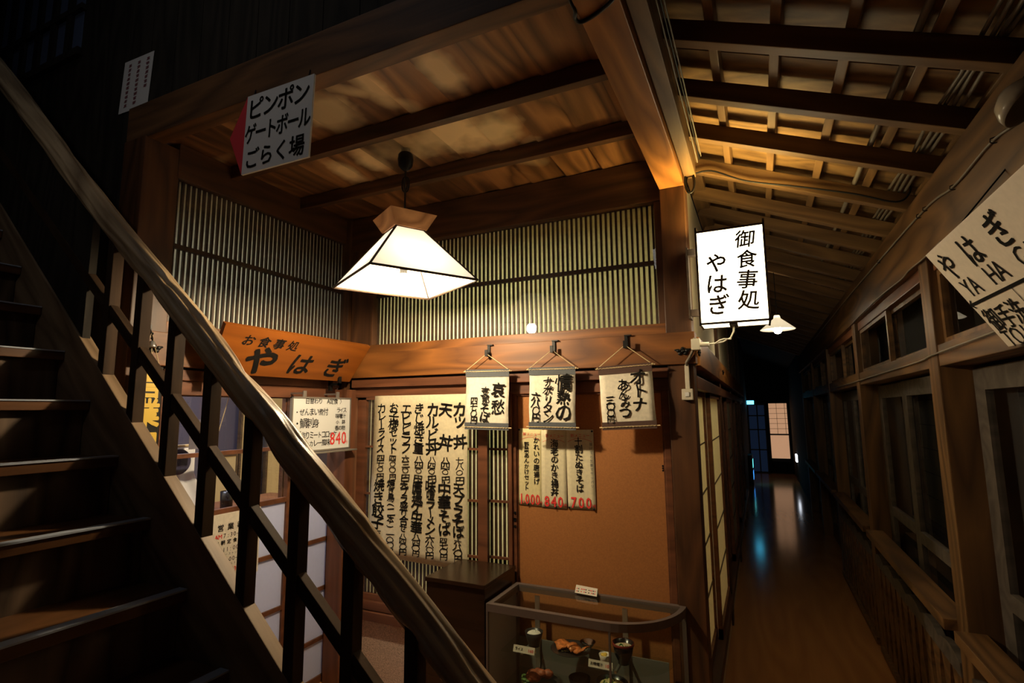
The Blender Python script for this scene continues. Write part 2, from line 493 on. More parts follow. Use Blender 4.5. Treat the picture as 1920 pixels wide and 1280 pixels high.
class Ink:
    """lettering on a plane: origin O, unit vectors u (right) and v (up); items gathered into one mesh"""

    def __init__(self, O, u, v, seed=1):
        self.O = Vector(O); self.u = Vector(u).normalized(); self.v = Vector(v).normalized()
        self.V = []; self.F = []; self.rng = random.Random(seed)

    def ch(self, c, x, y, size, bold=0.0, rot=0.0, sx=1.0, sy=1.0, slant=0.0, wob=0.0):
        V, F = glyph(c)
        ca, sa = math.cos(rot), math.sin(rot)
        ph = self.rng.random() * 6.28
        # a fat brush: the outline struck several times round a small slanted nib
        nib = [(0, 0)] if bold <= 0 else [(bold * math.cos(t) * (1.0 if bold < 0.02 else 0.8), bold * math.sin(t) * 1.1) for t in [i * math.pi / 3 + 0.5 for i in range(6)]]
        nv = self.u.cross(self.v)
        for ni, (na, nb) in enumerate(nib):
            base = len(self.V); lift = nv * (0.00012 * ni)
            for a, b in V:
                if wob:
                    a, b = a + wob * math.sin(b * 7 + ph), b + wob * math.sin(a * 6 + ph * 1.7)
                a += na; b += nb
                a, b = a * sx + slant * b, b * sy
                a, b = a * ca - b * sa, a * sa + b * ca
                self.V.append(self.O + self.u * (x + a * size) + self.v * (y + b * size) + lift)
            self.F += [tuple(i + base for i in f) for f in F]

    def col(self, s, x, ytop, size, pitch=None, bold=0.0, j=0.0, **kw):
        pitch = pitch or size * 1.05
        y = ytop
        for c in s:
            if c == ' ':
                y -= pitch * 0.5; continue
            r = (self.rng.random() - 0.5) * 2 * j
            sc = 1 + (self.rng.random() - 0.5) * 2 * j
            rot = r * 0.8
            if c in 'ー~(（)）': rot -= math.pi / 2
            self.ch(c, x + r * size * 0.3, y - pitch / 2, size * sc, bold, rot, **kw)
            y -= pitch
        return y

    def row(self, s, x, y, size, pitch=None, bold=0.0, j=0.0, **kw):
        pitch = pitch or size * 1.05
        for c in s:
            w = pitch if ord(c) > 0x2E00 else pitch * 0.62
            r = (self.rng.random() - 0.5) * 2 * j
            if c != ' ':
                self.ch(c, x + w / 2, y + r * size * 0.3, size * (1 + r), bold, r * 0.8, **kw)
            x += w
        return x

    def stroke(self, pts, w):
        """a brush stroke along points in the sign's plane"""
        pts = [Vector((p[0], p[1])) for p in pts]
        base = len(self.V); n = len(pts)
        ws = w if isinstance(w, (list, tuple)) else [w] * n
        for i, p in enumerate(pts):
            t = (pts[min(i + 1, n - 1)] - pts[max(i - 1, 0)]).normalized(); nn = Vector((-t.y, t.x)) * ws[i] / 2
            for q in (p + nn, p - nn):
                self.V.append(self.O + self.u * q.x + self.v * q.y)
        for i in range(n - 1):
            self.F.append((base + 2 * i, base + 2 * i + 1, base + 2 * i + 3, base + 2 * i + 2))

    def build(self, name, mat, parent, label=None):
        me = bpy.data.meshes.new(name)
        mw = Matrix.Translation(self.O)
        me.from_pydata([v - self.O for v in self.V], [], self.F)
        me.materials.append(mat)
        o = bpy.data.objects.new(name, me); put(o, parent, mw)
        if label: o['label'] = label
        return o

# ================================================================ STRUCTURE
N = {'trim': 0, 'window': 0, 'door': 0}


def nm(k):
    N[k] += 1
    return f'{k}_{N[k]}'


def st(o, label=None):
    o['kind'] = 'structure'
    if label: o['label'] = label
    return o


XL, YB, XC = -2.453, 2.70, -0.28          # alcove left wall, alcove back wall, corridor left wall
ZC = 2.88                                 # alcove ceiling

# floor: one polished boarded floor for corridor and alcove
st(MB().box(-5.2, 0.80, -1.2, 16.0, -0.05, 0.0).build('floor', M_FLOOR))

# alcove ceiling: lapped boards running front to back
mb = MB()
x = XL - 0.06; k = 0
while x < -0.30:
    x1 = min(x + 0.203, -0.29)
    mb.prism([(x, 1.40, ZC), (x1 + 0.012, 1.40, ZC + 0.014), (x1 + 0.012, 1.40, ZC + 0.022), (x, 1.40, ZC + 0.013)], (0, 1.40, 0))
    x = x1; k += 1
ceil_alc = mb
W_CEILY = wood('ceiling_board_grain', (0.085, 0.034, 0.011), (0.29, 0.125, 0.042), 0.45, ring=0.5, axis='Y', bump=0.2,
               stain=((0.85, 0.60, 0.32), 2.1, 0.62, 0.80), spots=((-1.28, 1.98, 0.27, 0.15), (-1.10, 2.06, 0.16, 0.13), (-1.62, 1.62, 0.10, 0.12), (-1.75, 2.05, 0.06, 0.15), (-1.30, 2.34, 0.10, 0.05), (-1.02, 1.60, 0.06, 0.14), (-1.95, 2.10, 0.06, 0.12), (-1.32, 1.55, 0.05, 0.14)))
# every board has a tone of its own
_nt = W_CEILY.node_tree; _b = _nt.nodes['Principled BSDF']
_g = nd(_nt, 'ShaderNodeNewGeometry'); _sx = nd(_nt, 'ShaderNodeSeparateXYZ'); _nt.links.new(_g.outputs['Position'], _sx.inputs[0])
_m1 = nd(_nt, 'ShaderNodeMath', operation='MULTIPLY_ADD'); _m1.inputs[1].default_value = 1 / 0.203; _m1.inputs[2].default_value = 2.513 / 0.203
_fl = nd(_nt, 'ShaderNodeMath', operation='FLOOR'); _wn = nd(_nt, 'ShaderNodeTexWhiteNoise', noise_dimensions='1D')
_mr = nd(_nt, 'ShaderNodeMapRange'); _mr.inputs['To Min'].default_value = 0.62; _mr.inputs['To Max'].default_value = 1.30
_mx = nd(_nt, 'ShaderNodeVectorMath', operation='SCALE')
_nt.links.new(_sx.outputs[0], _m1.inputs[0]); _nt.links.new(_m1.outputs[0], _fl.inputs[0]); _nt.links.new(_fl.outputs[0], _wn.inputs['W'])
_nt.links.new(_wn.outputs['Value'], _mr.inputs['Value'])
_src = _b.inputs['Base Color'].links[0].from_socket
_nt.links.new(_src, _mx.inputs[0]); _nt.links.new(_mr.outputs[0], _mx.inputs['Scale']); _nt.links.new(_mx.outputs[0], _b.inputs['Base Color'])
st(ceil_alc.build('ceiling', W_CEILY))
for yb in (1.77, 2.235):
    st(beam_x(nm('trim'), XL, -0.395, yb, yb + 0.04, ZC - 0.066, ZC + 0.004, W_POST))

# front beam of the alcove and the sooty boarded wall above it, beside the stairs
st(beam_x(nm('trim'), -2.60, -0.40, 1.352, 1.43, 2.845, 3.02, wood('front_beam_wood', (0.05, 0.022, 0.008), (0.17, 0.075, 0.026), 0.6)))
mb = MB()
x = -5.2
while x < -0.39:
    mb.box(x + 0.002, min(x + 0.178, -0.39), 1.372, 1.40, 3.00 if x > -2.6 else 0.0, 5.0)
    x += 0.18
mb.box(-5.2, -0.39, 1.40, 1.43, 3.00, 5.0)
mb.box(-5.2, -2.60, 1.40, 1.43, 0.0, 3.02)
st(mb.build('wall_upper', W_BLACK))
st(MB().box(-5.26, -5.2, -0.6, 1.43, 0, 5.0).build('wall_stair_end', W_BLACK))
# lattice opening high in the stair wall
win = bpy.data.objects.new(nm('window'), None); put(win, None, Matrix.Translation((-3.6, 1.36, 3.55))); st(win, 'dim lattice opening high above the stairs')
mb = MB()
for i in range(6):
    mb.box(-4.05 + i * 0.16, -4.00 + i * 0.16, 1.350, 1.372, 3.50, 4.25)
mb.box(-4.10, -3.10, 1.345, 1.374, 3.46, 3.50); mb.box(-4.10, -3.10, 1.345, 1.374, 3.72, 3.75); mb.box(-4.10, -3.10, 1.345, 1.374, 4.25, 4.29)
mb.build('window_lattice', W_BLACK, win)
MB().box(-4.08, -3.12, 1.366, 1.3715, 3.49, 4.26).build('window_pane', plain('night_blue_glass', (0.10, 0.13, 0.22), 0.3), win)

# beam along the open side of the alcove (towards the corridor) and its end post
st(beam_y(nm('trim'), -0.395, -0.275, 0.95, 2.76, 2.70, 2.93, W_BEAM))
st(beam_y(nm('trim'), -0.268, -0.215, 0.95, 2.62, 2.725, 2.86, W_RAFT))
st(beam_y(nm('trim'), -0.295, -0.212, 0.95, 10.4, 2.87, 2.935, W_RAFT))
st(MB().box(-0.395, -0.29, 0.95, 2.75, 2.93, 3.3).build('wall_over_beam', M_DARK))
st(post(nm('trim'), -0.395, -0.275, 2.63, 2.75, 0.0, 2.70, W_POST), 'square brown post at the corner of alcove and corridor')
# left front post and corner post of the alcove
st(post(nm('trim'), -2.60, -2.44, 1.345, 1.505, 0.0, 2.85, W_POST))
st(post(nm('trim'), -2.47, -2.345, 2.585, 2.70, 0.0, 1.74, W_DOOR))
st(post(nm('trim'), -2.47, -2.405, 2.635, 2.72, 1.74, 2.88, W_POST))

# alcove back wall: top plate, grille, rails
st(beam_x(nm('trim'), -2.45, -0.395, 2.655, 2.76, 2.655, 2.88, W_POST))
st(beam_x(nm('trim'), -2.42, -0.395, 2.650, 2.74, 1.968, 2.02, W_RAIL))
st(beam_x(nm('trim'), -2.38, -0.262, 2.615, 2.70, 1.812, 1.966, W_RAIL), 'long brown rail the scrolls hang from')
st(beam_x(nm('trim'), -2.36, -0.395, 2.640, 2.70, 1.752, 1.803, W_DOOR))
st(beam_x(nm('trim'), -2.36, -0.395, 2.668, 2.74, 1.690, 1.752, W_DOOR))
st(post(nm('trim'), -2.40, -2.225, 2.665, 2.74, 2.02, 2.66, W_POST))
st(post(nm('trim'), -0.432, -0.39, 2.665, 2.74, 2.02, 2.66, W_POST))
# alcove left wall
st(beam_y(nm('trim'), -2.53, -2.435, 1.50, 2.66, 2.71, 2.88, W_POST))
st(beam_y(nm('trim'), -2.53, -2.440, 1.50, 2.66, 1.965, 2.02, W_RAIL))
st(beam_y(nm('trim'), -2.50, -2.400, 1.36, 2.63, 1.812, 1.962, W_RAIL))
st(beam_y(nm('trim'), -2.50, -2.425, 1.50, 2.60, 1.752, 1.803, W_DOOR))
st(beam_y(nm('trim'), -2.52, -2.440, 1.50, 2.60, 1.685, 1.752, W_DOOR))


# boards added behind the rails' narrow gaps to block the room light
st(beam_x(nm('trim'), -2.42, -0.39, 2.698, 2.735, 1.74, 1.975, W_POST))
st(beam_y(nm('trim'), -2.535, -2.498, 1.50, 2.66, 1.74, 1.975, W_POST))


def grille(name_label, axis, a0, a1, plane, inward, z0, z1, zmid, pitch=0.0272):
    """a fixed transom: paper behind, a close row of upright bars, one rail, a glass sheet in front"""
    w = bpy.data.objects.new(nm('window'), None)
    c = ((a0 + a1) / 2, plane, z0) if axis == 'x' else (plane, (a0 + a1) / 2, z0)
    put(w, None, Matrix.Translation(c)); st(w, name_label)

    def bx(mb, p, q, d0, d1, zz0, zz1):
        if axis == 'x': mb.box(p, q, plane + inward * d0, plane + inward * d1, zz0, zz1)
        else: mb.box(plane + inward * d0, plane + inward * d1, p, q, zz0, zz1)
    m = MB()
    n = int((a1 - a0) / pitch)
    for i in range(n):
        p = a0 + (i + 0.5) * (a1 - a0) / n
        bx(m, p - 0.0052, p + 0.0052, 0.004, 0.0176, z0, z1)
    bx(m, a0, a1, -0.002, 0.018, zmid - 0.011, zmid + 0.011)
    m.build('window_bars', W_LATT, w)
    m = MB(); bx(m, a0, a1, 0.0178, 0.021, z0, z1); m.build('window_paper', M_GRILLE, w)
    m = MB(); bx(m, a0, a1, -0.008, -0.005, z0, z1); m.build('window_pane', M_GLASS, w)
    return w


grille('upright-barred transom over the back of the alcove', 'x', -2.225, -0.432, 2.70, 1, 2.02, 2.655, 2.345)
grille('upright-barred transom over the left doorway', 'y', 1.505, 2.655, -2.455, -1, 2.02, 2.71, 2.385)

# below the lattice windows: sill and sandy wall
st(beam_x(nm('trim'), -2.35, -1.235, 2.640, 2.74, 0.375, 0.425, W_DOOR))
st(beam_x(nm('trim'), -2.35, -1.235, 2.655, 2.74, 0.430, 0.480, W_DOOR))
st(MB().box(-2.36, -1.235, 2.685, 2.74, 0.0, 0.38).build('wall_back', M_SAND))
st(post(nm('trim'), -1.264, -1.242, 2.655, 2.74, 0.0, 1.70, W_DOOR))

# walls that close the dining room behind the alcove
st(MB().box(-5.2, -5.14, 1.44, 5.2, 0, 2.95).build('wall_left', M_INTW))
st(MB().box(-5.2, XC - 0.06, 5.0, 5.06, 0, 2.95).build('wall_kitchen', M_INTW))
st(MB().box(-5.2, -2.60, 1.43, 1.46, 0, 2.95).build('wall_front', M_INTW))
st(MB().box(-5.2, -2.46, 1.43, 5.06, 2.95, 3.0).build('ceiling_room', M_INTW))
st(MB().box(-2.46, XC - 0.06, 2.76, 5.06, 2.95, 3.0).build('ceiling_kitchen', M_INTW))
st(MB().box(-2.46, -2.42, 2.76, 3.0, 0, 2.95).build('wall_divider', M_INTW))

# ---------------------------------------------------------------- doors and windows of the alcove
def lattice_window(label, x0, x1, y, z0, z1, rails, st_l=0.03, st_r=0.03, pitch=0.025):
    w = bpy.data.objects.new(nm('window'), None); put(w, None, Matrix.Translation(((x0 + x1) / 2, y, z0))); st(w, label)
    m = MB()
    m.box(x0, x0 + st_l, y, y + 0.028, z0, z1); m.box(x1 - st_r, x1, y, y + 0.028, z0, z1)
    m.box(x0, x1, y, y + 0.028, z0, z0 + 0.035); m.box(x0, x1, y, y + 0.028, z1 - 0.02, z1)
    for r in rails: m.box(x0, x1, y + 0.004, y + 0.02, r - 0.006, r + 0.006)
    m.build('window_frame', W_DOOR, w)
    m = MB()
    n = int((x1 - x0 - st_l - st_r) / pitch)
    for i in range(n):
        p = x0 + st_l + (i + 0.5) * (x1 - x0 - st_l - st_r) / n
        m.box(p - 0.0072, p + 0.0072, y + 0.019, y + 0.0265, z0 + 0.03, z1 - 0.02)
    m.build('window_bars', W_LATT, w)
    MB().box(x0 + 0.01, x1 - 0.01, y + 0.0268, y + 0.029, z0 + 0.01, z1 - 0.01).build('window_paper', M_GRILLE, w)
    MB().box(x0 + 0.01, x1 - 0.01, y + 0.010, y + 0.012, z0 + 0.01, z1 - 0.01).build('window_pane', M_GLASS, w)
    return w


lattice_window('lattice window with the big handwritten menu', -2.33, -1.40, 2.672, 0.48, 1.695, (1.385, 1.10, 0.80), 0.065, 0.058)
lattice_window('narrow lattice window beside the tan door', -1.46, -1.262, 2.705, 0.48, 1.695, (1.385, 1.10, 0.80), 0.02, 0.02)

# tan board door at the right of the back wall
d = bpy.data.objects.new(nm('door'), None); put(d, None, Matrix.Translation((-0.82, 2.70, 0))); st(d, 'tan board door behind the display case')
m = MB()
m.box(-1.241, -1.222, 2.672, 2.705, 0.0, 1.72, 0.003); m.box(-0.432, -0.402, 2.672, 2.705, 0.0, 1.72, 0.003)
m.box(-1.222, -0.432, 2.672, 2.705, 1.690, 1.722, 0.003); m.box(-1.222, -0.432, 2.672, 2.705, 0.0, 0.05, 0.003)
m.box(-1.222, -1.216, 2.684, 2.703, 0.05, 1.69); m.box(-0.441, -0.432, 2.680, 2.703, 0.05, 1.69); m.box(-1.222, -0.432, 2.680, 2.703, 1.68, 1.69)
m.build('door_frame', W_DOOR, d)
MB().box(-1.221, -0.436, 2.690, 2.702, 0.05, 1.685).build('door_panel', M_PANEL, d)
m = MB()
for k in range(3):
    m.lathe([(0.0045, 0), (0.0045, 0.004), (0, 0.005)], (-0.447, 2.6905, 1.305 + 0.011 * k), 10, (0, -1, 0))
m.build('door_catch', M_IRON, d)
m = MB()
m.lathe([(0.009, 0), (0.009, 0.004), (0.007, 0.004), (0.006, 0.001), (0, 0.001)], (-1.231, 2.672, 1.02), 16, (0, -1, 0))
m.lathe([(0.007, 0), (0.007, 0.004), (0, 0.005)], (-1.231, 2.672, 0.985), 12, (0, -1, 0)); m.lathe([(0.007, 0), (0.007, 0.004), (0, 0.005)], (-1.231, 2.672, 1.055), 12, (0, -1, 0))
m.build('door_handle', M_IRON, d)


def pane_door(label, y0, y1, x, stile=0.035):
    """sliding door in the left wall: clear glass above, white panes below"""
    d = bpy.data.objects.new(nm('door'), None); put(d, None, Matrix.Translation((x, (y0 + y1) / 2, 0))); st(d, label)
    m = MB()
    t = 0.03
    m.box(x - t, x, y0, y0 + stile, 0, 1.74); m.box(x - t, x, y1 - stile, y1, 0, 1.74)
    for z, h in ((0.02, 0.04), (0.25, 0.022), (0.537, 0.022), (0.826, 0.022), (1.115, 0.026), (1.402, 0.020), (1.705, 0.05)):
        m.box(x - t + 0.004, x - 0.002, y0 + stile - 0.002, y1 - stile + 0.002, z - h / 2, z + h / 2)
    m.build('door_frame', W_DOOR, d)
    MB().box(x - 0.017, x - 0.013, y0 + 0.01, y1 - 0.01, 0.03, 1.115).build('door_white_pane', M_FROST, d, label='white frosted lower panes')
    MB().box(x - 0.017, x - 0.013, y0 + 0.01, y1 - 0.01, 1.115, 1.72).build('door_pane', M_GLASS, d, label='clear upper panes')
    return d


pane_door('sliding door with clear upper glass nearest the stairs', 1.515, 2.285, -2.455)
pane_door('sliding door behind the whiteboard', 2.245, 2.650, -2.490)

# ---------------------------------------------------------------- corridor, left side
posts_left = [4.47, 6.27, 8.07]
for y in posts_left:
    st(post(nm('trim'), -0.40, -0.278, y, y + 0.12, 0, 2.87, W_POST))
st(beam_y(nm('trim'), -0.40, -0.255, 2.75, 10.2, 1.812, 1.955, W_BEAM))
st(beam_y(nm('trim'), -0.40, -0.272, 2.75, 10.2, 1.700, 1.762, W_DOOR))
st(MB().box(-0.40, -0.33, 2.75, 10.2, 1.762, 1.812).build('wall_corridor_gap', M_DARK))
st(MB().box(-0.40, -0.300, 2.75, 10.2, 1.955, 2.87).build('wall_corridor_left', M_PLASTER))
st(MB().box(-0.40, -0.292, 2.75, 10.2, 0.0, 0.16).build('baseboard_left', M_PLASTER))
st(beam_y(nm('trim'), -0.40, -0.270, 2.75, 10.2, 0.16, 0.225, W_POST))
st(MB().box(-0.40, -0.31, 10.2, 15.5, 0.0, 3.0).build('wall_far_left', W_BLACK))


def shoji(label, y0, y1, x, n_h=5, n_v=1, z0=0.225, z1=1.70):
    d = bpy.data.objects.new(nm('door'), None); put(d, None, Matrix.Translation((x, (y0 + y1) / 2, z0))); st(d, label)
    m = MB(); t = 0.026; s = 0.032
    m.box(x - t, x, y0, y0 + s, z0, z1); m.box(x - t, x, y1 - s, y1, z0, z1)
    m.box(x - t, x, y0, y1, z0, z0 + 0.06); m.box(x - t, x, y0, y1, z1 - 0.03, z1)
    m.build('door_frame', W_DOOR, d)
    m = MB()
    for i in range(1, n_h):
        z = z0 + 0.06 + (z1 - z0 - 0.09) * i / n_h
        m.box(x - 0.014, x - 0.007, y0 + s, y1 - s, z - 0.003, z + 0.003)
    m.build('door_muntins', W_LATT, d)
    MB().box(x - 0.018, x - 0.0155, y0 + 0.01, y1 - 0.01, z0 + 0.02, z1 - 0.01).build('door_paper', M_SHOJI, d)
    return d


k = 0
for y in [2.75] + posts_left:
    y0 = y if y == 2.75 else y + 0.12
    y1 = y0 + (1.72 if y == 2.75 else 1.68)
    mid = (y0 + y1) / 2
    word = ['first', 'second', 'third', 'fourth'][k]
    shoji(f'paper screen, near half of the {word} bay of the corridor', y0, mid + 0.02, -0.318)
    shoji(f'paper screen, far half of the {word} bay of the corridor', mid - 0.02, y1, -0.288)
    k += 1

# ---------------------------------------------------------------- corridor roof
SL = 0.41


def zr(x): return 2.84 - SL * (x + 0.28)      # underside of the rafters


raft_y = [0.94, 1.305, 1.67, 2.02, 2.37, 2.77, 3.16, 3.47, 3.83, 4.19, 4.55, 4.91, 5.27, 5.63, 5.99, 6.35, 6.71, 7.07, 7.43, 7.79, 8.15, 8.51, 8.87, 9.23, 9.59, 9.95]
upv = Vector((SL, 0, 1)).normalized()
for y in raft_y:
    o = bar(nm('trim'), Vector((-0.285, y + 0.022, zr(-0.285))) + upv * 0.035, Vector((0.70, y + 0.022, zr(0.70))) + upv * 0.035, 0.044, 0.07, W_RAFT, None, upv)
    st(o)
for x in (-0.262, -0.072, 0.113, 0.304, 0.497, 0.688):
    z = zr(x) + 0.076
    st(bar(nm('trim'), Vector((x, 0.9, z)) + upv * 0.014, Vector((x, 10.1, z)) + upv * 0.014, 0.032, 0.028, W_RAFT, None, upv))
mb = MB()
ys = [y + 0.235 for y in [0.58] + raft_y + [10.31]]
for a, b in zip(ys, ys[1:]):
    z0 = 0.105
    P = []
    for yy, dz in ((a - 0.02, 0.0), (b, 0.026), (b, 0.040), (a - 0.02, 0.014)):
        P.append((-0.30, yy, zr(-0.30) + z0 + dz + 0.004))
    mb.prism(P, (1.04, 0, -SL * 1.04))
st(mb.build('ceiling_corridor', W_ROOF))
st(MB().prism([(-0.30, 10.0, zr(-0.30) + 0.12), (0.80, 10.0, zr(0.80) + 0.12), (0.80, 10.0, zr(0.80) + 0.15), (-0.30, 10.0, zr(-0.30) + 0.15)], (0, 6, 0)).build('ceiling_far', W_BLACK))
st(MB().prism([(-0.42, -1.2, 3.0), (0.80, -1.2, zr(0.80) + 0.2), (0.80, -1.2, zr(0.80) + 0.24), (-0.42, -1.2, 3.05)], (0, 2.12, 0)).build('ceiling_near', W_BLACK))

# ---------------------------------------------------------------- corridor, right side (window wall)
st(beam_y(nm('trim'), 0.625, 0.775, -0.8, 10.2, 2.185, 2.445, W_RIGHT), 'thick eave beam over the corridor windows')
posts_right = [0.72, 2.555, 4.36, 6.16, 7.96, 9.76]
for y in posts_right:
    st(post(nm('trim'), 0.635, 0.765, y, y + 0.125, 0, 2.19, W_RIGHT))
for a, b in zip(posts_right, posts_right[1:]):
    st(beam_y(nm('trim'), 0.640, 0.755, a + 0.125, b, 1.755, 1.838, W_RIGHT))
    st(beam_y(nm('trim'), 0.655, 0.745, a + 0.125, b, 2.132, 2.187, W_DOOR))
    # window rail
    st(beam_y(nm('trim'), 0.592, 0.690, a + 0.125, b, 0.742, 0.785, W_RIGHT))
    st(MB().box(0.735, 0.765, a + 0.125, b, 0.0, 0.10).build('baseboard_right', W_RIGHT))
st(MB().box(0.66, 0.78, 9.88, 15.5, 0.0, 2.6).build('wall_far_right', W_BLACK))


def sash(label, y0, y1, x, z0, z1, mat, s=0.04, rails=(), t=0.024):
    w = bpy.data.objects.new(nm('window'), None); put(w, None, Matrix.Translation((x, (y0 + y1) / 2, z0))); st(w, label)
    m = MB()
    m.box(x, x + t, y0, y0 + s, z0, z1); m.box(x, x + t, y1 - s, y1, z0, z1)
    m.box(x, x + t, y0 + s, y1 - s, z0, z0 + s * 0.8); m.box(x, x + t, y0 + s, y1 - s, z1 - s * 0.8, z1)
    for r, h in rails: m.box(x, x + t, y0 + s, y1 - s, r - h / 2, r + h / 2)
    m.build('window_frame', mat, w)
    MB().box(x + t * 0.45, x + t * 0.55, y0 + 0.01, y1 - 0.01, z0 + 0.01, z1 - 0.01).build('window_pane', M_GLASS, w)
    return w


for i, (a, b) in enumerate(zip(posts_right, posts_right[1:])):
    y0 = a + 0.125; mid = (y0 + b) / 2
    wd = ['nearest', 'second', 'third', 'fourth', 'farthest'][i]
    sash(f'near transom pane in the {wd} bay of the window wall', y0, mid + 0.025, 0.690, 1.838, 2.133, W_RIGHT, 0.03)
    sash(f'far transom pane in the {wd} bay of the window wall', mid - 0.025, b, 0.664, 1.838, 2.133, W_RIGHT, 0.03)
    sash(f'near glazed sash in the {wd} bay of the window wall', y0, mid + 0.05, 0.712, 0.10, 1.74, W_GREY, 0.10, ((0.93, 0.06),))
    sash(f'far glazed sash in the {wd} bay of the window wall', mid - 0.05, b, 0.738, 0.10, 1.74, W_GREY, 0.10, ((0.93, 0.06),))
# near-black sheet standing in for the darkness outside the panes
st(MB().box(0.80, 0.83, -0.8, 15.5, -0.05, 2.6).build('night_backdrop', M_DARK))

# ---------------------------------------------------------------- far end of the corridor
YE = 15.0
st(MB().box(-0.31, 0.66, YE, YE + 0.06, 0.0, 3.0).build('wall_end', W_BLACK))
d = bpy.data.objects.new(nm('door'), None); put(d, None, Matrix.Translation((0.39, YE - 0.02, 0.30))); st(d, 'lit paper screen at the far end of the corridor')
m = MB()
m.box(0.15, 0.185, YE - 0.04, YE - 0.005, 0.28, 1.76); m.box(0.595, 0.63, YE - 0.04, YE - 0.005, 0.28, 1.76)
m.box(0.15, 0.63, YE - 0.04, YE - 0.005, 0.28, 0.36); m.box(0.15, 0.63, YE - 0.04, YE - 0.005, 1.72, 1.76); m.box(0.15, 0.63, YE - 0.04, YE - 0.005, 0.93, 0.965)
m.build('door_frame', W_LATT, d)
m = MB()
for i in range(1, 6):
    z = 0.965 + 0.755 * i / 6; m.box(0.185, 0.595, YE - 0.034, YE - 0.026, z - 0.004, z + 0.004)
for xx in (0.36, 0.545): m.box(xx - 0.004, xx + 0.004, YE - 0.034, YE - 0.026, 0.965, 1.72)
m.build('door_muntins', W_LATT, d)
M_FARSHOJI = paper('far_lit_screen', (0.7, 0.55, 0.4), 0.3, emit=0.33, emit_col=(1.0, 0.60, 0.36))
MB().box(0.18, 0.60, YE - 0.022, YE - 0.018, 0.30, 1.74).build('door_paper', M_FARSHOJI, d)
d = bpy.data.objects.new(nm('door'), None); put(d, None, Matrix.Translation((-0.1, YE - 0.02, 0.0))); st(d, 'blue glimmering glass door at the far end of the corridor')
m = MB()
for xx in (-0.31, -0.10, 0.08): m.box(xx, xx + 0.03, YE - 0.04, YE - 0.01, 0, 1.72)
for zz in (0.0, 0.55, 1.05, 1.40, 1.68): m.box(-0.31, 0.11, YE - 0.04, YE - 0.01, zz, zz + 0.03)
m.build('door_frame', W_LATT, d)
MB().box(-0.30, 0.10, YE - 0.024, YE - 0.020, 0.02, 1.70).build('door_pane', emitter('blue_lit_glass', (0.12, 0.22, 0.5), 0.035), d)

# ================================================================ THINGS
# ---------------------------------------------------------------- pendant lamp
LX, LY, RZ = -1.445, 1.938, 2.180
A = math.radians(59.6)
ea = Vector((math.cos(A), math.sin(A), 0)); eb = Vector((-math.sin(A), math.cos(A), 0))


def sq(h, z):
    c = Vector((LX, LY, z))
    return [c - ea * h - eb * h, c + ea * h - eb * h, c + ea * h + eb * h, c - ea * h + eb * h]


lamp = thing('pendant_lamp', (LX, LY, ZC), 'square paper-shaded pendant lamp glowing under the alcove ceiling', 'lamp')
MB().lathe([(0.022, 0.001), (0.022, -0.022), (0, -0.022)], (LX - 0.06, LY + 0.08, ZC), 20).build('rose_plate', M_ALU, lamp, label='pale round ceiling plate')
MB().lathe([(0.030, -0.022), (0.036, -0.030), (0.039, -0.055), (0.034, -0.085), (0.018, -0.104), (0.006, -0.112), (0, -0.112)], (LX - 0.06, LY + 0.08, ZC), 22).build('ceiling_rose', M_BLACK, lamp, smooth=True)
cord_pts = [(LX - 0.06, LY + 0.08, ZC - 0.105), (LX - 0.058, LY + 0.078, ZC - 0.15), (LX - 0.04, LY + 0.05, ZC - 0.20), (LX - 0.015, LY + 0.02, ZC - 0.26), (LX, LY, ZC - 0.33), (LX, LY, 2.49)]
MB().tube(cord_pts, 0.0042, 8).build('cord', M_BLACK, lamp)
m = MB()
for q in range(2):
    pts = []
    for i in range(25):
        t = i / 24 * 2 * math.pi
        pts.append((LX - 0.062 - 0.016 * math.sin(t) + q * 0.006, LY + 0.078 + 0.006 * q, ZC - 0.145 - 0.035 + 0.038 * math.cos(t)))
    m.tube(pts, 0.0035, 6)
m.build('spare_cord_loop', M_BLACK, lamp)
m = MB()
t0, t1 = sq(0.112, 2.492), sq(0.078, 2.425)
bt = [m.bm.verts.new(p) for p in t0]; bb = [m.bm.verts.new(p) for p in t1]
m.bm.faces.new(bt); m.bm.faces.new(list(reversed(bb)))
for i in range(4): m.bm.faces.new((bt[i], bb[i], bb[(i + 1) % 4], bt[(i + 1) % 4]))
m.build('wooden_cap', W_CAP, lamp)
hb, ht = 0.246, 0.066
B4, T4 = sq(hb, RZ), sq(ht, 2.425)
m = MB()
for i in range(4): m.quad(B4[i], B4[(i + 1) % 4], T4[(i + 1) % 4], T4[i])
shade = m.build('lamp_shade', M_SHADE, lamp)
m = MB()
for i in range(4):
    m.tube([B4[i], T4[i]], 0.0052, 6)
    m.tube([B4[i], B4[(i + 1) % 4]], 0.0062, 6)
    m.tube([T4[i], T4[(i + 1) % 4]], 0.005, 6)
m.build('shade_frame', W_STAIR, shade)
MB().tube([(LX, LY, 2.425), (LX, LY, 2.225)], 0.017, 12).build('socket', M_BLACK, lamp)
MB().ball((LX, LY, 2.180), 0.035, 16, (1, 1, 1.15)).build('bulb', M_BULB, lamp, smooth=True)

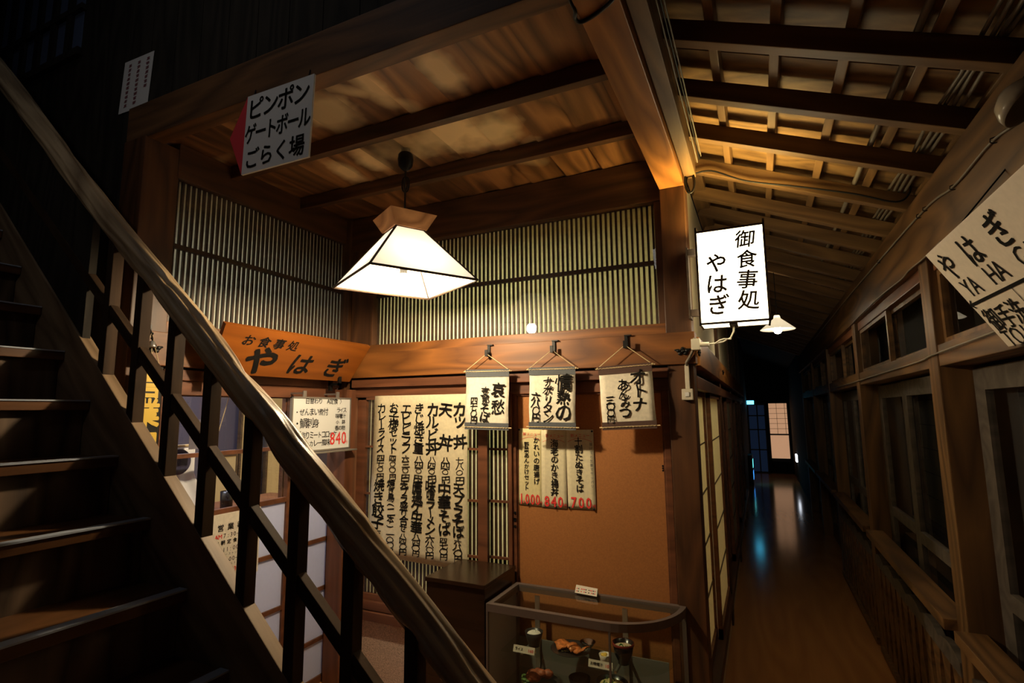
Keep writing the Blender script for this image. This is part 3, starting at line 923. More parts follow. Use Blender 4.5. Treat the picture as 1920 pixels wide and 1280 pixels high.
# ---------------------------------------------------------------- lit box sign on the corner post
sg = thing('light_box_sign', (-0.08, 2.58, 1.955), 'glowing white box sign with black brush lettering beside the corner post', 'sign')
sx0, sx1, sy0, sy1, sz0, sz1 = -0.226, 0.066, 2.50, 2.645, 1.975, 2.412
m = MB(); m.box(sx0 + 0.004, sx1 - 0.004, sy0 + 0.004, sy1 - 0.004, sz0 + 0.003, sz1 - 0.070)
for q in ((sx0 + 0.004, sx0 + 0.007, sy0 + 0.004, sy1 - 0.004), (sx1 - 0.007, sx1 - 0.004, sy0 + 0.004, sy1 - 0.004), (sx0 + 0.004, sx1 - 0.004, sy0 + 0.004, sy0 + 0.007), (sx0 + 0.004, sx1 - 0.004, sy1 - 0.007, sy1 - 0.004)):
    m.box(*q, sz1 - 0.070, sz1 - 0.003)
m.build('lit_panels', M_LIGHTBOX, sg)
MB().box(sx0 + 0.012, sx1 - 0.012, sy0 + 0.012, sy1 - 0.012, sz1 - 0.0698, sz1 - 0.066).build('lit_top', M_LIGHTTOP, sg)
fr = MB()
b = 0.009
for xx in (sx0, sx1 - b):
    for yy in (sy0, sy1 - b): fr.box(xx, xx + b, yy, yy + b, sz0 - 0.004, sz1 + 0.018)
for zz in (sz0, sz1 - b):
    for yy in (sy0, sy1 - b): fr.box(sx0, sx1, yy, yy + b, zz, zz + b)
    for xx in (sx0, sx1 - b): fr.box(xx, xx + b, sy0, sy1, zz, zz + b)
fr.build('sign_frame', W_STAIR, sg)
MB().box(-0.102, -0.068, sy0 + 0.01, sy1 - 0.01, sz0 - 0.006, sz0 + 0.004).build('underside_bar', W_STAIR, sg)
k = Ink((sx0, sy0 - 0.0015, sz0), (1, 0, 0), (0, 0, 1), 3)
k.col('御食事処', 0.212, 0.418, 0.083, 0.092, 0.018, 0.10, slant=0.10)
k.col('やはぎ', 0.085, 0.325, 0.094, 0.096, 0.020, 0.10, slant=0.05)
k.build('lettering', plain('sign_lettering_brown', (0.03, 0.018, 0.009), 0.5), sg)
MB().box(-0.268, sx0 + 0.003, 2.56, 2.60, 2.03, 2.06).box(-0.268, sx0 + 0.003, 2.56, 2.60, 2.32, 2.35).box(-0.276, -0.266, 2.56, 2.64, 2.02, 2.36).build('wall_bracket', W_STAIR, sg)
pc = [(-0.085, 2.57, 1.972), (-0.088, 2.57, 1.945), (-0.102, 2.575, 1.918), (-0.135, 2.58, 1.902), (-0.165, 2.582, 1.898), (-0.194, 2.585, 1.896)]
m = MB(); m.tube(pc, 0.0038, 7); m.tube([(-0.10, 2.575, 1.912), (-0.13, 2.572, 1.915), (-0.15, 2.575, 1.91), (-0.168, 2.58, 1.899)], 0.003, 7)
m.build('power_cord', M_SWITCH, sg)
pb = thing('socket_box', (-0.245, 2.60, 1.87), 'small ivory socket box under the glowing sign', 'socket')
MB().box(-0.275, -0.236, 2.575, 2.625, 1.872, 1.924, 0.003).build('box', M_SWITCH, pb)
MB().tube([(-0.236, 2.586, 1.896), (-0.196, 2.585, 1.896)], 0.011, 10).build('plug', M_SWITCH, pb)

# switch with its conduit on the post
sw = thing('light_switch', (-0.306, 2.628, 1.645), 'ivory light switch with a conduit on the corner post', 'switch')
MB().box(-0.332, -0.282, 2.606, 2.630, 1.642, 1.694, 0.003).build('switch_box', M_SWITCH, sw)
MB().box(-0.317, -0.298, 2.602, 2.607, 1.658, 1.678, 0.001).build('rocker', M_WHITEB, sw)
MB().box(-0.314, -0.295, 2.612, 2.630, 1.694, 1.808, 0.002).build('conduit', M_SWITCH, sw)
MB().tube([(-0.304, 2.615, 1.805), (-0.303, 2.607, 1.818), (-0.285, 2.603, 1.845), (-0.272, 2.600, 1.87), (-0.268, 2.600, 1.91), (-0.262, 2.600, 1.928), (-0.25, 2.60, 1.925)], 0.0065, 8).build('flexible_lead', M_CABLE, sw)


def nail_cover(c, axis, label):
    m = MB()
    c = Vector(c)
    for i in range(5):
        a = math.radians(90 + i * 72)
        dx, dz = 0.016 * math.cos(a) * 1.35, 0.012 * math.sin(a)
        p = c + (Vector((dx, 0, dz)) if axis == 'y' else Vector((0, dx, dz)))
        m.ball(p, 0.0105, 10, (1, 0.45, 0.9) if axis == 'y' else (0.45, 1, 0.9))
    m.ball(c, 0.009, 10)
    for s in (-1, 1):
        p = c + (Vector((s * 0.030, 0, 0.008)) if axis == 'y' else Vector((0, s * 0.030, 0.008)))
        m.ball(p, 0.008, 8, (1.2, 0.5, 0.6) if axis == 'y' else (0.5, 1.2, 0.6))
    o = m.build('nail_cover', M_IRON, None, smooth=True)
    return tag(o, label, 'nail cover', 'iron nail covers on the wall rails')


nail_cover((-0.318, 2.612, 1.872), 'y', 'black iron flower nail cover on the rail left of the socket box')
nail_cover((-0.252, 2.70, 1.872), 'x', 'black iron nail cover on the corridor rail just behind the socket box')
nail_cover((-0.252, 4.53, 1.885), 'x', 'black iron nail cover farther down the corridor rail')
nail_cover((-2.397, 1.43, 1.885), 'x', 'black iron nail cover on the rail above the yellow-lettered plaque')

# ---------------------------------------------------------------- hanging scrolls on hooks
def scroll(x0, x1, z0, z1, y, cloth, cols, hookx, hookz, tilt, label, word, seed):
    s = thing('hanging_scroll', ((x0 + x1) / 2, y, z0), label, 'hanging scroll', 'handwritten price scrolls on the rail')
    W, H = x1 - x0, z1 - z0
    c = Vector(((x0 + x1) / 2, y, z1))
    ct, stt = math.cos(tilt), math.sin(tilt)
    U = Vector((ct, 0, stt)); Vv = Vector((-stt, 0, ct))

    def P(u, v, d=0.0): return c + U * u + Vv * v + Vector((0, -1, 0)) * d

    def sag(u, v): return 0.004 * math.sin((v / H) * 7) + 0.006 * (u / W) ** 2
    m = MB(); m.grid(lambda a, b: P((a - 0.5) * W * 0.985, -0.022 - b * (H - 0.044), sag((a - 0.5) * W, -b * H)), 8, 14); m.solidify(0.0012)
    m.build('paper', M_SCROLL, s, smooth=True)
    for top in (True, False):
        v0, v1 = (0.0, -0.041) if top else (-H + 0.038, -H)
        m = MB(); m.grid(lambda a, b: P((a - 0.5) * W, v0 + (v1 - v0) * b, sag((a - 0.5) * W, v0 + (v1 - v0) * b) + 0.0035), 8, 2); m.solidify(0.002)
        band = m.build('cloth_band', cloth, s)
        m = MB()
        vv = -0.011 if top else -H + 0.013
        for i in range(16):
            u = -W / 2 + (i + 0.5) * W / 16
            m.tube([P(u - W / 40, vv - 0.002, 0.0065 + sag(u, 0)), P(u + W / 40, vv + 0.002, 0.0065 + sag(u, 0))], 0.0013, 5)
        m.build('stitching', M_CORD, band)
        m = MB(); m.tube([P(-W / 2 - 0.014, vv, 0.003), P(W / 2 + 0.016, vv, 0.003)], 0.0030, 8); m.build('rod', M_CORD, s)
    hk = Vector((hookx, y - 0.004, hookz))
    m = MB()
    m.tube([P(-W / 2 - 0.004, -0.009, 0.004), hk, P(W / 2 + 0.004, -0.009, 0.004)], 0.0021, 6)
    for sgn in (-1, 1): m.ball(P(sgn * (W / 2 + 0.004), -0.009, 0.004), 0.0055, 8)
    m.build('hanging_cord', M_CORD, s)
    k = Ink(P(-W / 2, -H, 0.0075), U, Vv, seed)
    for txt, fx, fy, size, pitch in cols:
        k.col(txt, fx * W, fy * H, size, pitch, 0.020, 0.16, wob=0.025, slant=0.05)
    k.build('lettering', M_INK, s)
    h = thing('wall_hook', (hookx, 2.615, hookz), f'black iron hook carrying the {word} scroll', 'hook', 'iron hooks on the rail')
    m = MB()
    m.box(hookx - 0.008, hookx + 0.008, 2.606, 2.6145, hookz - 0.012, hookz + 0.052)
    m.box(hookx - 0.008, hookx + 0.008, 2.574, 2.612, hookz - 0.014, hookz - 0.008)
    m.box(hookx - 0.008, hookx + 0.008, 2.572, 2.577, hookz - 0.012, hookz + 0.022)
    m.box(hookx - 0.008, hookx + 0.026, 2.600, 2.6145, hookz + 0.048, hookz + 0.054)
    m.build('hook_strap', M_IRON, h)


scroll(-1.486, -1.217, 1.497, 1.826, 2.585, M_CLOTHG,
       [('哀愁', 0.765, 0.79, 0.084, 0.092), ('支那そば', 0.475, 0.70, 0.056, 0.0466), ('四七〇円', 0.215, 0.53, 0.047, 0.035)],
       -1.354, 1.912, -0.02, 'pale paper scroll with grey bands, nearest the big menu', 'left', 11)
scroll(-1.101, -0.843, 1.500, 1.823, 2.585, M_CLOTHG,
       [('情熱の', 0.76, 0.855, 0.090, 0.0755), ('ナポリタン', 0.42, 0.835, 0.056, 0.046), ('六八〇円', 0.165, 0.58, 0.048, 0.0363)],
       -0.969, 1.912, -0.015, 'pale paper scroll with grey bands, overlapping the yellow price slips', 'middle', 12)
scroll(-0.724, -0.460, 1.505, 1.818, 2.580, M_CLOTHB,
       [('オトナ', 0.74, 0.89, 0.082, 0.066), ('あんみつ', 0.46, 0.755, 0.060, 0.0445), ('三〇〇円', 0.18, 0.51, 0.043, 0.031)],
       -0.585, 1.914, 0.045, 'tilted paper scroll with brown bands, nearest the light switch', 'right', 13)

# ---------------------------------------------------------------- big handwritten menu
mn = thing('menu_poster', (-1.85, 2.664, 0.72), 'large cream menu covered in black brush writing on the lattice window', 'menu')
px0, px1, pz0, pz1 = -2.185, -1.520, 0.735, 1.698
m = MB()
m.grid(lambda a, b: (px0 + (px1 - px0) * a + (-0.028 * (1 - a) * (1 - b)), 2.664 - 0.0035 * math.sin(b * 5 + a * 2) ** 2, pz0 + (pz1 - pz0) * b + 0.02 * (1 - b) * (0.5 - a)), 12, 16)
m.solidify(0.0008)
m.build('paper', M_PAPER, mn, smooth=True)
k = Ink((px0, 2.6585, pz0), (1, 0, 0), (0, 0, 1), 21)
W_, H_ = px1 - px0, pz1 - pz0
up = [('カツ　丼', '七八〇円'), ('天　丼', '八四〇円'), ('カルビ丼', '八四〇円'), ('きじ焼き重', '八四〇円'), ('エビピラフ', '六三〇円'), ('お子様セット', '四〇〇円'), ('カレーライス', '四七〇円')]
lo = [('天プラそば', '六八〇円'), ('中華そば', '四七〇円'), ('味噌ラーメン', '六八〇円'), ('唐揚ゲ中華', '八四〇円'), ('天プラ盛り合せ', '八四〇円'), ('焼き鳥(二本)', '一〇〇円'), ('焼き餃子', '五〇〇円')]
for i in range(7):
    cx = W_ * (0.925 - i * 0.1405)
    a, p = up[i]
    n = sum(0.5 if c == '　' else 1 for c in a)
    y = 0.945 * H_
    ph = 0.305 * H_ / max(4, n)
    size = min(0.088, ph * 1.36)
    for c in a:
        if c != '　': k.col(c, cx, y, size, ph, 0.024, 0.13, wob=0.03, slant=0.06, sx=1.08)
        y -= ph * (1 if c != '　' else 0.5 if n > 2.6 else 1.6)
    y = 0.625 * H_
    for c in p:
        k.col(c, cx, y, 0.050 if c == '〇' else 0.060, 0.034 if c != '円' else 0.05, 0.020, 0.12, wob=0.03, slant=0.06, sx=1.05, sy=0.72); y -= 0.034
    a, p = lo[i]
    y = 0.475 * H_
    ph = 0.305 * H_ / len(a)
    size = min(0.084, ph * 1.32)
    for c in a:
        k.col(c, cx - 0.008, y, size, ph, 0.022, 0.13, wob=0.03, slant=0.06, sx=1.08); y -= ph
    y = 0.160 * H_
    for c in p:
        k.col(c, cx - 0.010, y, 0.056, 0.030, 0.020, 0.12, wob=0.03, slant=0.06, sx=1.05, sy=0.70); y -= 0.030
k.build('lettering', M_INK, mn)

# ---------------------------------------------------------------- three price slips pinned on the tan door
def slip(x0, x1, z0, z1, lean, cols, price, mat, label, seed, side=None, y=2.6875):
    s = thing('price_slip', ((x0 + x1) / 2, y, z0), label, 'price slip', 'price slips pinned on the tan door')
    Ur = Vector((1, 0, lean)).normalized(); Vr = Vector((-lean, 0, 1)).normalized()
    O = Vector((x0, y, z0)); W, H = x1 - x0, z1 - z0
    m = MB(); m.grid(lambda a, b: O + Ur * (W * a) + Vr * (H * b) + Vector((0, -0.0012 - 0.002 * math.sin(b * 3.1) * abs(a - 0.5) * 2, 0)), 6, 12); m.solidify(0.0005)
    m.build('paper', mat, s, smooth=True)
    O2 = O + Vector((0, -0.0045, 0))
    k = Ink(O2, Ur, Vr, seed)
    for txt, fx, fy, size, pitch in cols: k.col(txt, fx * W, fy * H, size, pitch, 0.014, 0.05)
    k.build('lettering', M_INK, s)
    r = Ink(O2, Ur, Vr, seed + 1)
    n = len(price); w = W * 0.80
    for i, c in enumerate(price):
        r.ch(c, W * (0.08 + 0.80 * (i + 0.5) / 3) if n == 3 else W * (0.11, 0.21, 0.36, 0.585, 0.80)[i], H * 0.085, 0.075 if c != ',' else 0.05, 0.018, 0, 0.80 if n == 3 else 0.66, 1.0)
    r.ch('円', W * 0.93, H * 0.045, 0.018)
    r.row('新メニュー', W * 0.17, H * 0.925, 0.021, 0.021)
    pts = [(W * (0.06 + 0.88 * t), H * (0.845 + 0.045 * math.sin(math.pi * t))) for t in [i / 14 for i in range(15)]]
    r.stroke(pts, 0.0016)
    r.build('red_lettering', M_RED, s)
    if side:
        g = Ink(O2, Ur, Vr, seed + 2); g.col(side, W * 0.90, H * 0.84, 0.017, 0.021)
        g.build('small_lettering', plain('pencil_grey', (0.14, 0.13, 0.11), 0.8), s)
    return O, Ur, Vr, W, H


q1 = slip(-1.213, -1.077, 1.096, 1.503, -0.010, [('かれいの唐揚げ', 0.76, 0.893, 0.037, 0.0362), ('野菜あんかけセット', 0.33, 0.825, 0.031, 0.0289)], '1,000', M_STRIP, 'pale yellow price slip farthest left on the tan door, marked 1,000', 31)
q2 = slip(-1.081, -0.940, 1.092, 1.495, -0.008, [('海老のかき揚丼', 0.53, 0.88, 0.046, 0.0418)], '840', M_STRIP2, 'cream price slip marked 840, between the other two slips', 34, y=2.6868)
q3 = slip(-0.934, -0.785, 1.094, 1.497, 0.012, [('十割たぬきそば', 0.45, 0.90, 0.045, 0.0398)], '700', M_STRIP2, 'cream price slip farthest right on the tan door, marked 700', 37, side='揚げ玉と生姜でサッパリ')


def tack(x, z, label, y=2.689):
    m = MB(); m.lathe([(0.0012, 0.0), (0.0012, -0.002), (0.0055, -0.005), (0.0045, -0.010), (0, -0.0115)], (x, y - 0.0, z), 12, (0, 1, 0))
    o = m.build('thumbtack', M_BLACK, None, (x, y, z))
    tag(o, label, 'thumbtack', 'black tacks holding the price slips')


tack(-1.208, 1.496, 'black tack at the top corner of the slip marked 1,000')
tack(-1.158, 1.102, 'black tack at the bottom edge of the slip marked 1,000')
tack(-1.002, 1.094, 'black tack at the bottom edge of the slip marked 840')
tack(-0.796, 1.490, 'black tack at the top right corner of the slip marked 700')
tack(-0.796, 1.100, 'black tack at the bottom right corner of the slip marked 700')
tack(-0.928, 1.100, 'black tack at the bottom left corner of the slip marked 700')

# ---------------------------------------------------------------- whiteboard on the left wall
wb = thing('whiteboard', (-2.345, 2.38, 1.366), 'small whiteboard with handwritten daily menu and red 840', 'whiteboard')
wx, wy0, wy1, wz0, wz1 = -2.335, 2.145, 2.612, 1.376, 1.688
MB().box(wx - 0.012, wx, wy0 + 0.006, wy1 - 0.006, wz0 + 0.006, wz1 - 0.006).build('board', M_WHITEB, wb)
m = MB()
m.box(wx - 0.014, wx + 0.004, wy0, wy0 + 0.010, wz0, wz1, 0.002); m.box(wx - 0.014, wx + 0.004, wy1 - 0.010, wy1, wz0, wz1, 0.002)
m.box(wx - 0.014, wx + 0.004, wy0, wy1, wz1 - 0.010, wz1, 0.002); m.box(wx - 0.014, wx + 0.004, wy0, wy1, wz0, wz0 + 0.010, 0.002)
m.build('frame', M_ALU, wb)
MB().box(wx - 0.010, wx + 0.045, wy0 + 0.03, wy1 + 0.02, wz0 - 0.010, wz0 - 0.002, 0.002).build('pen_tray', M_ALU, wb)
for yy in (2.235, 2.495):
    m = MB(); m.box(wx - 0.006, wx + 0.003, yy - 0.012, yy + 0.012, wz1 - 0.004, wz1 + 0.034, 0.002); m.box(wx - 0.105, wx - 0.003, yy - 0.006, yy + 0.006, wz1 + 0.016, wz1 + 0.026)
    m.build('clip', M_ALU, wb)
k = Ink((wx + 0.0015, wy0, wz0), (0, 1, 0), (0, 0, 1), 41)
k.row('日替わり', 0.095, 0.288, 0.036, 0.033, 0.006, 0.08); k.row('A定食', 0.262, 0.288, 0.036, 0.034, 0.006, 0.08); k.ch('〉', 0.385, 0.288, 0.036)
k.row('・ぜんまい煮付', 0.020, 0.226, 0.045, 0.036, 0.002, 0.12, sx=0.9)
k.row('・鯛刺身', 0.020, 0.162, 0.056, 0.046, 0.002, 0.10)
k.row('・手作りミートコロッケ', 0.014, 0.095, 0.046, 0.0305, 0.002, 0.12, sx=0.8)
k.row('カレー風味', 0.135, 0.048, 0.040, 0.032, 0.002, 0.1, sx=0.9)
k.row('ライス', 0.345, 0.236, 0.034, 0.027, 0.004, 0.08)
k.row('味噌汁', 0.335, 0.200, 0.032, 0.029, 0.012, 0.08)
k.row('小　鉢', 0.340, 0.164, 0.028, 0.026, 0.008, 0.08)
k.row('香の物', 0.335, 0.128, 0.031, 0.028, 0.010, 0.08)
k.build('lettering', M_INK, wb)
k = Ink((wx + 0.0016, wy0, wz0), (0, 1, 0), (0, 0, 1), 42)
for i, c in enumerate('840'): k.ch(c, 0.315 + 0.048 * i, 0.070, 0.105, 0.008, 0, 0.82, 1.0)
k.ch('円', 0.432, 0.042, 0.026)
k.build('red_price', M_RED, wb)
tag(MB().tube([(wx + 0.018, 2.245, wz0 + 0.004), (wx + 0.018, 2.285, wz0 + 0.004)], 0.006, 10).build('marker_pen', M_BLACK, None), 'black marker pen lying on the whiteboard tray', 'marker')

# ---------------------------------------------------------------- orange wooden shop board, leaning out over the left door
sb = thing('signboard', (-2.33, 2.11, 1.78), 'long orange wooden shop board with black brush lettering over the left doorway', 'sign')
Pb = Vector((-2.335, 1.64, 1.788)); tl = Vector((0.150, 0, 0.216))
Vs = tl.normalized(); Us = Vector((0, 1, 0)); Ns = Us.cross(Vs)
Lb, Hb = 0.965, tl.length
mw = Matrix(((Us.x, -Ns.x, Vs.x, Pb.x), (Us.y, -Ns.y, Vs.y, Pb.y), (Us.z, -Ns.z, Vs.z, Pb.z), (0, 0, 0, 1)))
m = MB(); m.prism([(0.012, 0, 0), (Lb - 0.012, 0, 0), (Lb, 0, Hb), (-0.03, 0, Hb)], (0, 0.024, 0))
m.build('board', W_SIGN, sb, mw=mw, local=True)
k = Ink(Pb + Ns * 0.0012, Us, Vs, 51)
for i, c in enumerate('お食事処'): k.ch(c, 0.125 + 0.090 * i, 0.196, 0.070, 0.018, 0.0, 1.0, 0.92, 0.12)
for i, (c, s_) in enumerate((('や', 0.20), ('は', 0.165), ('ぎ', 0.165))): k.ch(c, 0.250 + 0.258 * i, 0.090, s_, 0.040 if i == 0 else 0.026, 0.0, 1.0, 0.86, 0.12)
k.build('lettering', M_INK, sb)
for yy in (1.69, 2.49):
    m = MB()
    m.box(-2.40, -2.385, yy - 0.012, yy + 0.012, 1.73, 1.82); m.box(-2.40, -2.315, yy - 0.012, yy + 0.012, 1.762, 1.775)
    m.box(-2.325, -2.315, yy - 0.012, yy + 0.012, 1.762, 1.815)
    m.build('bracket', M_IRON, sb)

# ---------------------------------------------------------------- arrow board hung from the front beam
ar = thing('arrow_sign', (-1.60, 1.345, 2.517), 'white arrow board with black lettering and red point under the front beam', 'sign')
ya = 1.339
m = MB(); m.prism([(-1.782, ya, 2.522), (-1.430, ya, 2.520), (-1.418, ya, 2.842), (-1.770, ya, 2.846)], (0, 0.008, 0)); m.build('board', M_WHITEBOARD_SIGN, ar)
m = MB(); m.prism([(-1.782, ya, 2.522), (-1.770, ya, 2.846), (-1.862, ya, 2.690)], (0, 0.008, 0)); m.build('arrow_point', M_REDPAINT, ar, label='red triangular point')
k = Ink((-1.782, ya - 0.0015, 2.521), (1, -0.0, -0.004), (0.036, 0, 1), 61)
for s, y_, sz, x0, pt in (('ピンポン', 0.262, 0.098, 0.012, 0.081), ('ゲートボール', 0.160, 0.088, 0.006, 0.0570), ('ごらく場', 0.056, 0.088, 0.014, 0.079)):
    for i, c in enumerate(s): k.ch(c, x0 + pt * (i + 0.5), y_, sz, 0.016, 0, 0.92 if len(s) == 4 else 0.74)
k.build('lettering', M_INK, ar)
m = MB(); m.tube([(-1.74, ya + 0.004, 2.84), (-1.74, ya + 0.010, 2.872)], 0.002, 6); m.tube([(-1.45, ya + 0.004, 2.84), (-1.45, ya + 0.010, 2.872)], 0.002, 6); m.build('hanger', M_IRON, ar)

# ---------------------------------------------------------------- paper notice high on the dark wall
nt_ = thing('paper_notice', (-2.585, 1.370, 3.03), 'small white notice with faded red columns high on the dark wall', 'notice')
m = MB(); m.prism([(-2.712, 1.366, 3.028), (-2.487, 1.366, 3.022), (-2.468, 1.366, 3.285), (-2.694, 1.366, 3.292)], (0, 0.002, 0)); m.build('paper', M_WHITEBOARD_SIGN, nt_)
k = Ink((-2.708, 1.3645, 3.026), (1, 0, -0.02), (0.07, 0, 1), 63)
for cx, n in ((0.185, 7), (0.115, 10), (0.045, 10)):
    for i in range(n):
        y_ = 0.240 - i * 0.0225
        for q in range(3):
            k.stroke([(cx - 0.013 + k.rng.random() * 0.006, y_ - 0.005 * q), (cx + 0.010 + k.rng.random() * 0.004, y_ - 0.005 * q + 0.002)], 0.0028)
        k.stroke([(cx, y_ + 0.003), (cx + 0.001, y_ - 0.012)], 0.003)
k.build('lettering', plain('faded_red', (0.24, 0.05, 0.06), 0.8), nt_)

# ---------------------------------------------------------------- OPEN plaque with yellow characters, and the bell above it
pl = thing('open_plaque', (-2.345, 1.395, 1.40), 'black hanging plaque with big yellow characters by the left doorway', 'sign')
MB().box(-2.362, -2.344, 1.325, 1.445, 1.40, 1.80, 0.004).build('board', M_BLACK, pl)
k = Ink((-2.3425, 1.325, 1.40), (0, 1, 0), (0, 0, 1), 71)
for i, c in enumerate('営業中'): k.ch(c, 0.060, 0.325 - i * 0.122, 0.125, 0.034, 0, 0.94)
k.build('lettering', plain('yellow_paint', (0.72, 0.48, 0.06), 0.5), pl)
MB().tube([(-2.35, 1.34, 1.80), (-2.372, 1.40, 1.95), (-2.35, 1.43, 1.80)], 0.0018, 6).build('string', M_CORD, pl)
bl = thing('door_bell', (-2.385, 1.40, 1.87), 'small dark metal door bell with a chain above the yellow-lettered plaque', 'bell')
MB().lathe([(0.002, 0.03), (0.010, 0.026), (0.014, 0.010), (0.019, 0.0), (0.016, 0.0), (0.010, 0.012), (0, 0.02)], (-2.372, 1.405, 1.885), 18).build('bell_body', M_ALU, bl, smooth=True)
MB().tube([(-2.385, 1.395, 1.975), (-2.375, 1.40, 1.95), (-2.372, 1.405, 1.915)], 0.003, 6).ball((-2.376, 1.402, 1.945), 0.008, 8).ball((-2.374, 1.404, 1.925), 0.006, 8).build('chain', M_IRON, bl)
MB().tube([(-2.372, 1.405, 1.885), (-2.372, 1.407, 1.84)], 0.0015, 6).build('clapper_cord', M_CORD, bl)
MB().box(-2.401, -2.383, 1.385, 1.405, 1.965, 1.985).build('bell_bracket', M_IRON, bl)

# ---------------------------------------------------------------- opening-hours card on the left door
hc = thing('hours_card', (-2.449, 1.89, 0.78), 'white opening-hours card with red and black lines on the left door', 'notice')
MB().box(-2.4530, -2.4505, 1.760, 2.075, 0.775, 1.105).build('card', paper('hours_card_paper', (0.80, 0.73, 0.60), 0.1), hc)
k = Ink((-2.4495, 1.780, 0.775), (0, 1, 0), (0, 0, 1), 81); r = Ink((-2.4495, 1.780, 0.775), (0, 1, 0), (0, 0, 1), 82)
for i, c in enumerate('営業時間'): k.ch(c, 0.065 + 0.055 * i, 0.262, 0.036, 0.014)
for y_, t, re in ((0.222, '7:30~9:00', 'AM'), (0.155, '11:00~14:00', 'AM'), (0.104, '5:00~9:00', 'PM')):
    r.row(re, 0.035, y_, 0.030, 0.032, 0.008); k.row(t, 0.080, y_, 0.030, 0.030, 0.0)
k.row('(朝定食のみ)', 0.045, 0.190, 0.024, 0.033, 0.014)
k.row('オーダーストップ', 0.045, 0.130, 0.014, 0.017); k.row('オーダーストップ', 0.060, 0.080, 0.014, 0.017)
r.row('PM8:30', 0.062, 0.052, 0.030, 0.034, 0.004)
k.build('lettering', M_INK, hc); r.build('red_lettering', M_RED, hc)

# ---------------------------------------------------------------- leaning direction board in the corridor (right)
tb = thing('direction_board', (0.58, 1.4, 1.758), 'big cream direction board with brush writing leaning out over the corridor windows', 'sign')
Bp = Vector((0.618, 1.854, 1.758)); Tp = Vector((0.460, 1.854, 2.034))
Vt = (Tp - Bp).normalized(); Ut = Vector((0, -1, 0)); Nt = Ut.cross(Vt)
Ht = (Tp - Bp).length; Lt = 0.98
mw = Matrix(((Ut.x, -Nt.x, Vt.x, Bp.x), (Ut.y, -Nt.y, Vt.y, Bp.y), (Ut.z, -Nt.z, Vt.z, Bp.z), (0, 0, 0, 1)))
m = MB(); m.box(0, Lt, 0, 0.012, 0, Ht, 0.002); m.build('board', M_TOILET, tb, mw=mw, local=True)
k = Ink(Bp + Nt * 0.0015, Ut, Vt, 91)
for i, c in enumerate('やはぎ'): k.ch(c, 0.075 + 0.165 * i, Ht * 0.80, 0.095, 0.010, 0, 1.0, 1.0, 0.0, 0.02)
for i, s in enumerate(('YA', 'HA', 'GI')): k.row(s, 0.045 + 0.165 * i, Ht * 0.575, 0.075, 0.078, -0.002)
k.stroke([(0.0, Ht * 0.435), (Lt, Ht * 0.435)], 0.009)
k.stroke([(0.024, Ht * 0.475), (0.002, Ht * 0.435), (0.024, Ht * 0.395)], 0.006)
k.row('御手洗', 0.022, Ht * 0.25, 0.075, 0.072, 0.010, 0.05)
k.row('TOILET', 0.020, Ht * 0.075, 0.072, 0.085, 0.0, 0.04)
k.stroke([(0.262, Ht * 0.435), (0.262, Ht * 0.20)], 0.003)
k.build('lettering', M_INK, tb)
m = MB()
for uu in (0.10, 0.80):
    t_ = Bp + Ut * uu + Vt * (Ht - 0.01) - Nt * 0.01
    m.tube([t_, Vector((0.626, t_.y, 2.22))], 0.0022, 6)
m.build('hanging_wire', M_IRON, tb)

# ---------------------------------------------------------------- dark cabinet beside the display case
cb = thing('cabinet', (-1.39, 2.48, 0), 'plain dark brown cabinet with a bare top left of the display case', 'cabinet')
MB().box(-1.552, -1.226, 2.310, 2.652, 0.0, 0.770, 0.003).build('body', W_BOX, cb)
MB().box(-1.556, -1.222, 2.302, 2.654, 0.770, 0.790, 0.003).build('top', W_BOX, cb)

# ---------------------------------------------------------------- glass display case with round right end
CX0, CX1, CY0, CY1, CZ = -1.214, -0.360, 2.300, 2.640, 0.712


def case_outline(inset=0.0):
    """plan of the case: straight front, big round front-right corner"""
    pts = [(CX0 + inset, CY1 - inset), (CX0 + inset, CY0 + inset)]
    cx, rx, ry = -0.66, (CX1 - inset) + 0.66, (CY1 - inset) - (CY0 + inset)
    for i in range(15):
        t = math.pi / 2 * i / 14
        pts.append((cx + rx * math.sin(t), (CY1 - inset) - ry * math.cos(t)))
    return pts


def ring(mb, o, i, z0, z1):
    n = len(o)
    vo0 = [mb.bm.verts.new((x, y, z0)) for x, y in o]; vo1 = [mb.bm.verts.new((x, y, z1)) for x, y in o]
    vi0 = [mb.bm.verts.new((x, y, z0)) for x, y in i]; vi1 = [mb.bm.verts.new((x, y, z1)) for x, y in i]
    for k in range(n):
        q = (k + 1) % n
        mb.bm.faces.new((vo0[k], vo0[q], vo1[q], vo1[k])); mb.bm.faces.new((vi0[q], vi0[k], vi1[k], vi1[q]))
        mb.bm.faces.new((vo1[k], vo1[q], vi1[q], vi1[k])); mb.bm.faces.new((vo0[q], vo0[k], vi0[k], vi0[q]))


dc = thing('display_case', (-0.79, 2.48, 0), 'glass food display case with a rounded right end and bronze frame', 'display case')
M_BRONZE = plain('bronze_frame', (0.13, 0.10, 0.085), 0.45, 0.2)
m = MB(); ring(m, case_outline(0), case_outline(0.026), CZ - 0.034, CZ); m.build('top_frame', M_BRONZE, dc)
m = MB()
p = case_outline(0.020)
m.prism([(x, y, CZ - 0.012) for x, y in p], (0, 0, 0.005)); m.build('top_glass', M_GLASSD, dc)
m = MB()
p = case_outline(0.006)
for a, b in zip(p[1:], p[2:]): m.quad((a[0], a[1], 0.16), (b[0], b[1], 0.16), (b[0], b[1], CZ - 0.034), (a[0], a[1], CZ - 0.034))
m.build('front_glass', M_GLASSD, dc)
MB().box(CX0, CX0 + 0.006, CY0 + 0.02, CY1 - 0.01, 0.16, CZ - 0.034).build('side_panel', plain('grey_side_panel', (0.30, 0.27, 0.27), 0.5), dc)
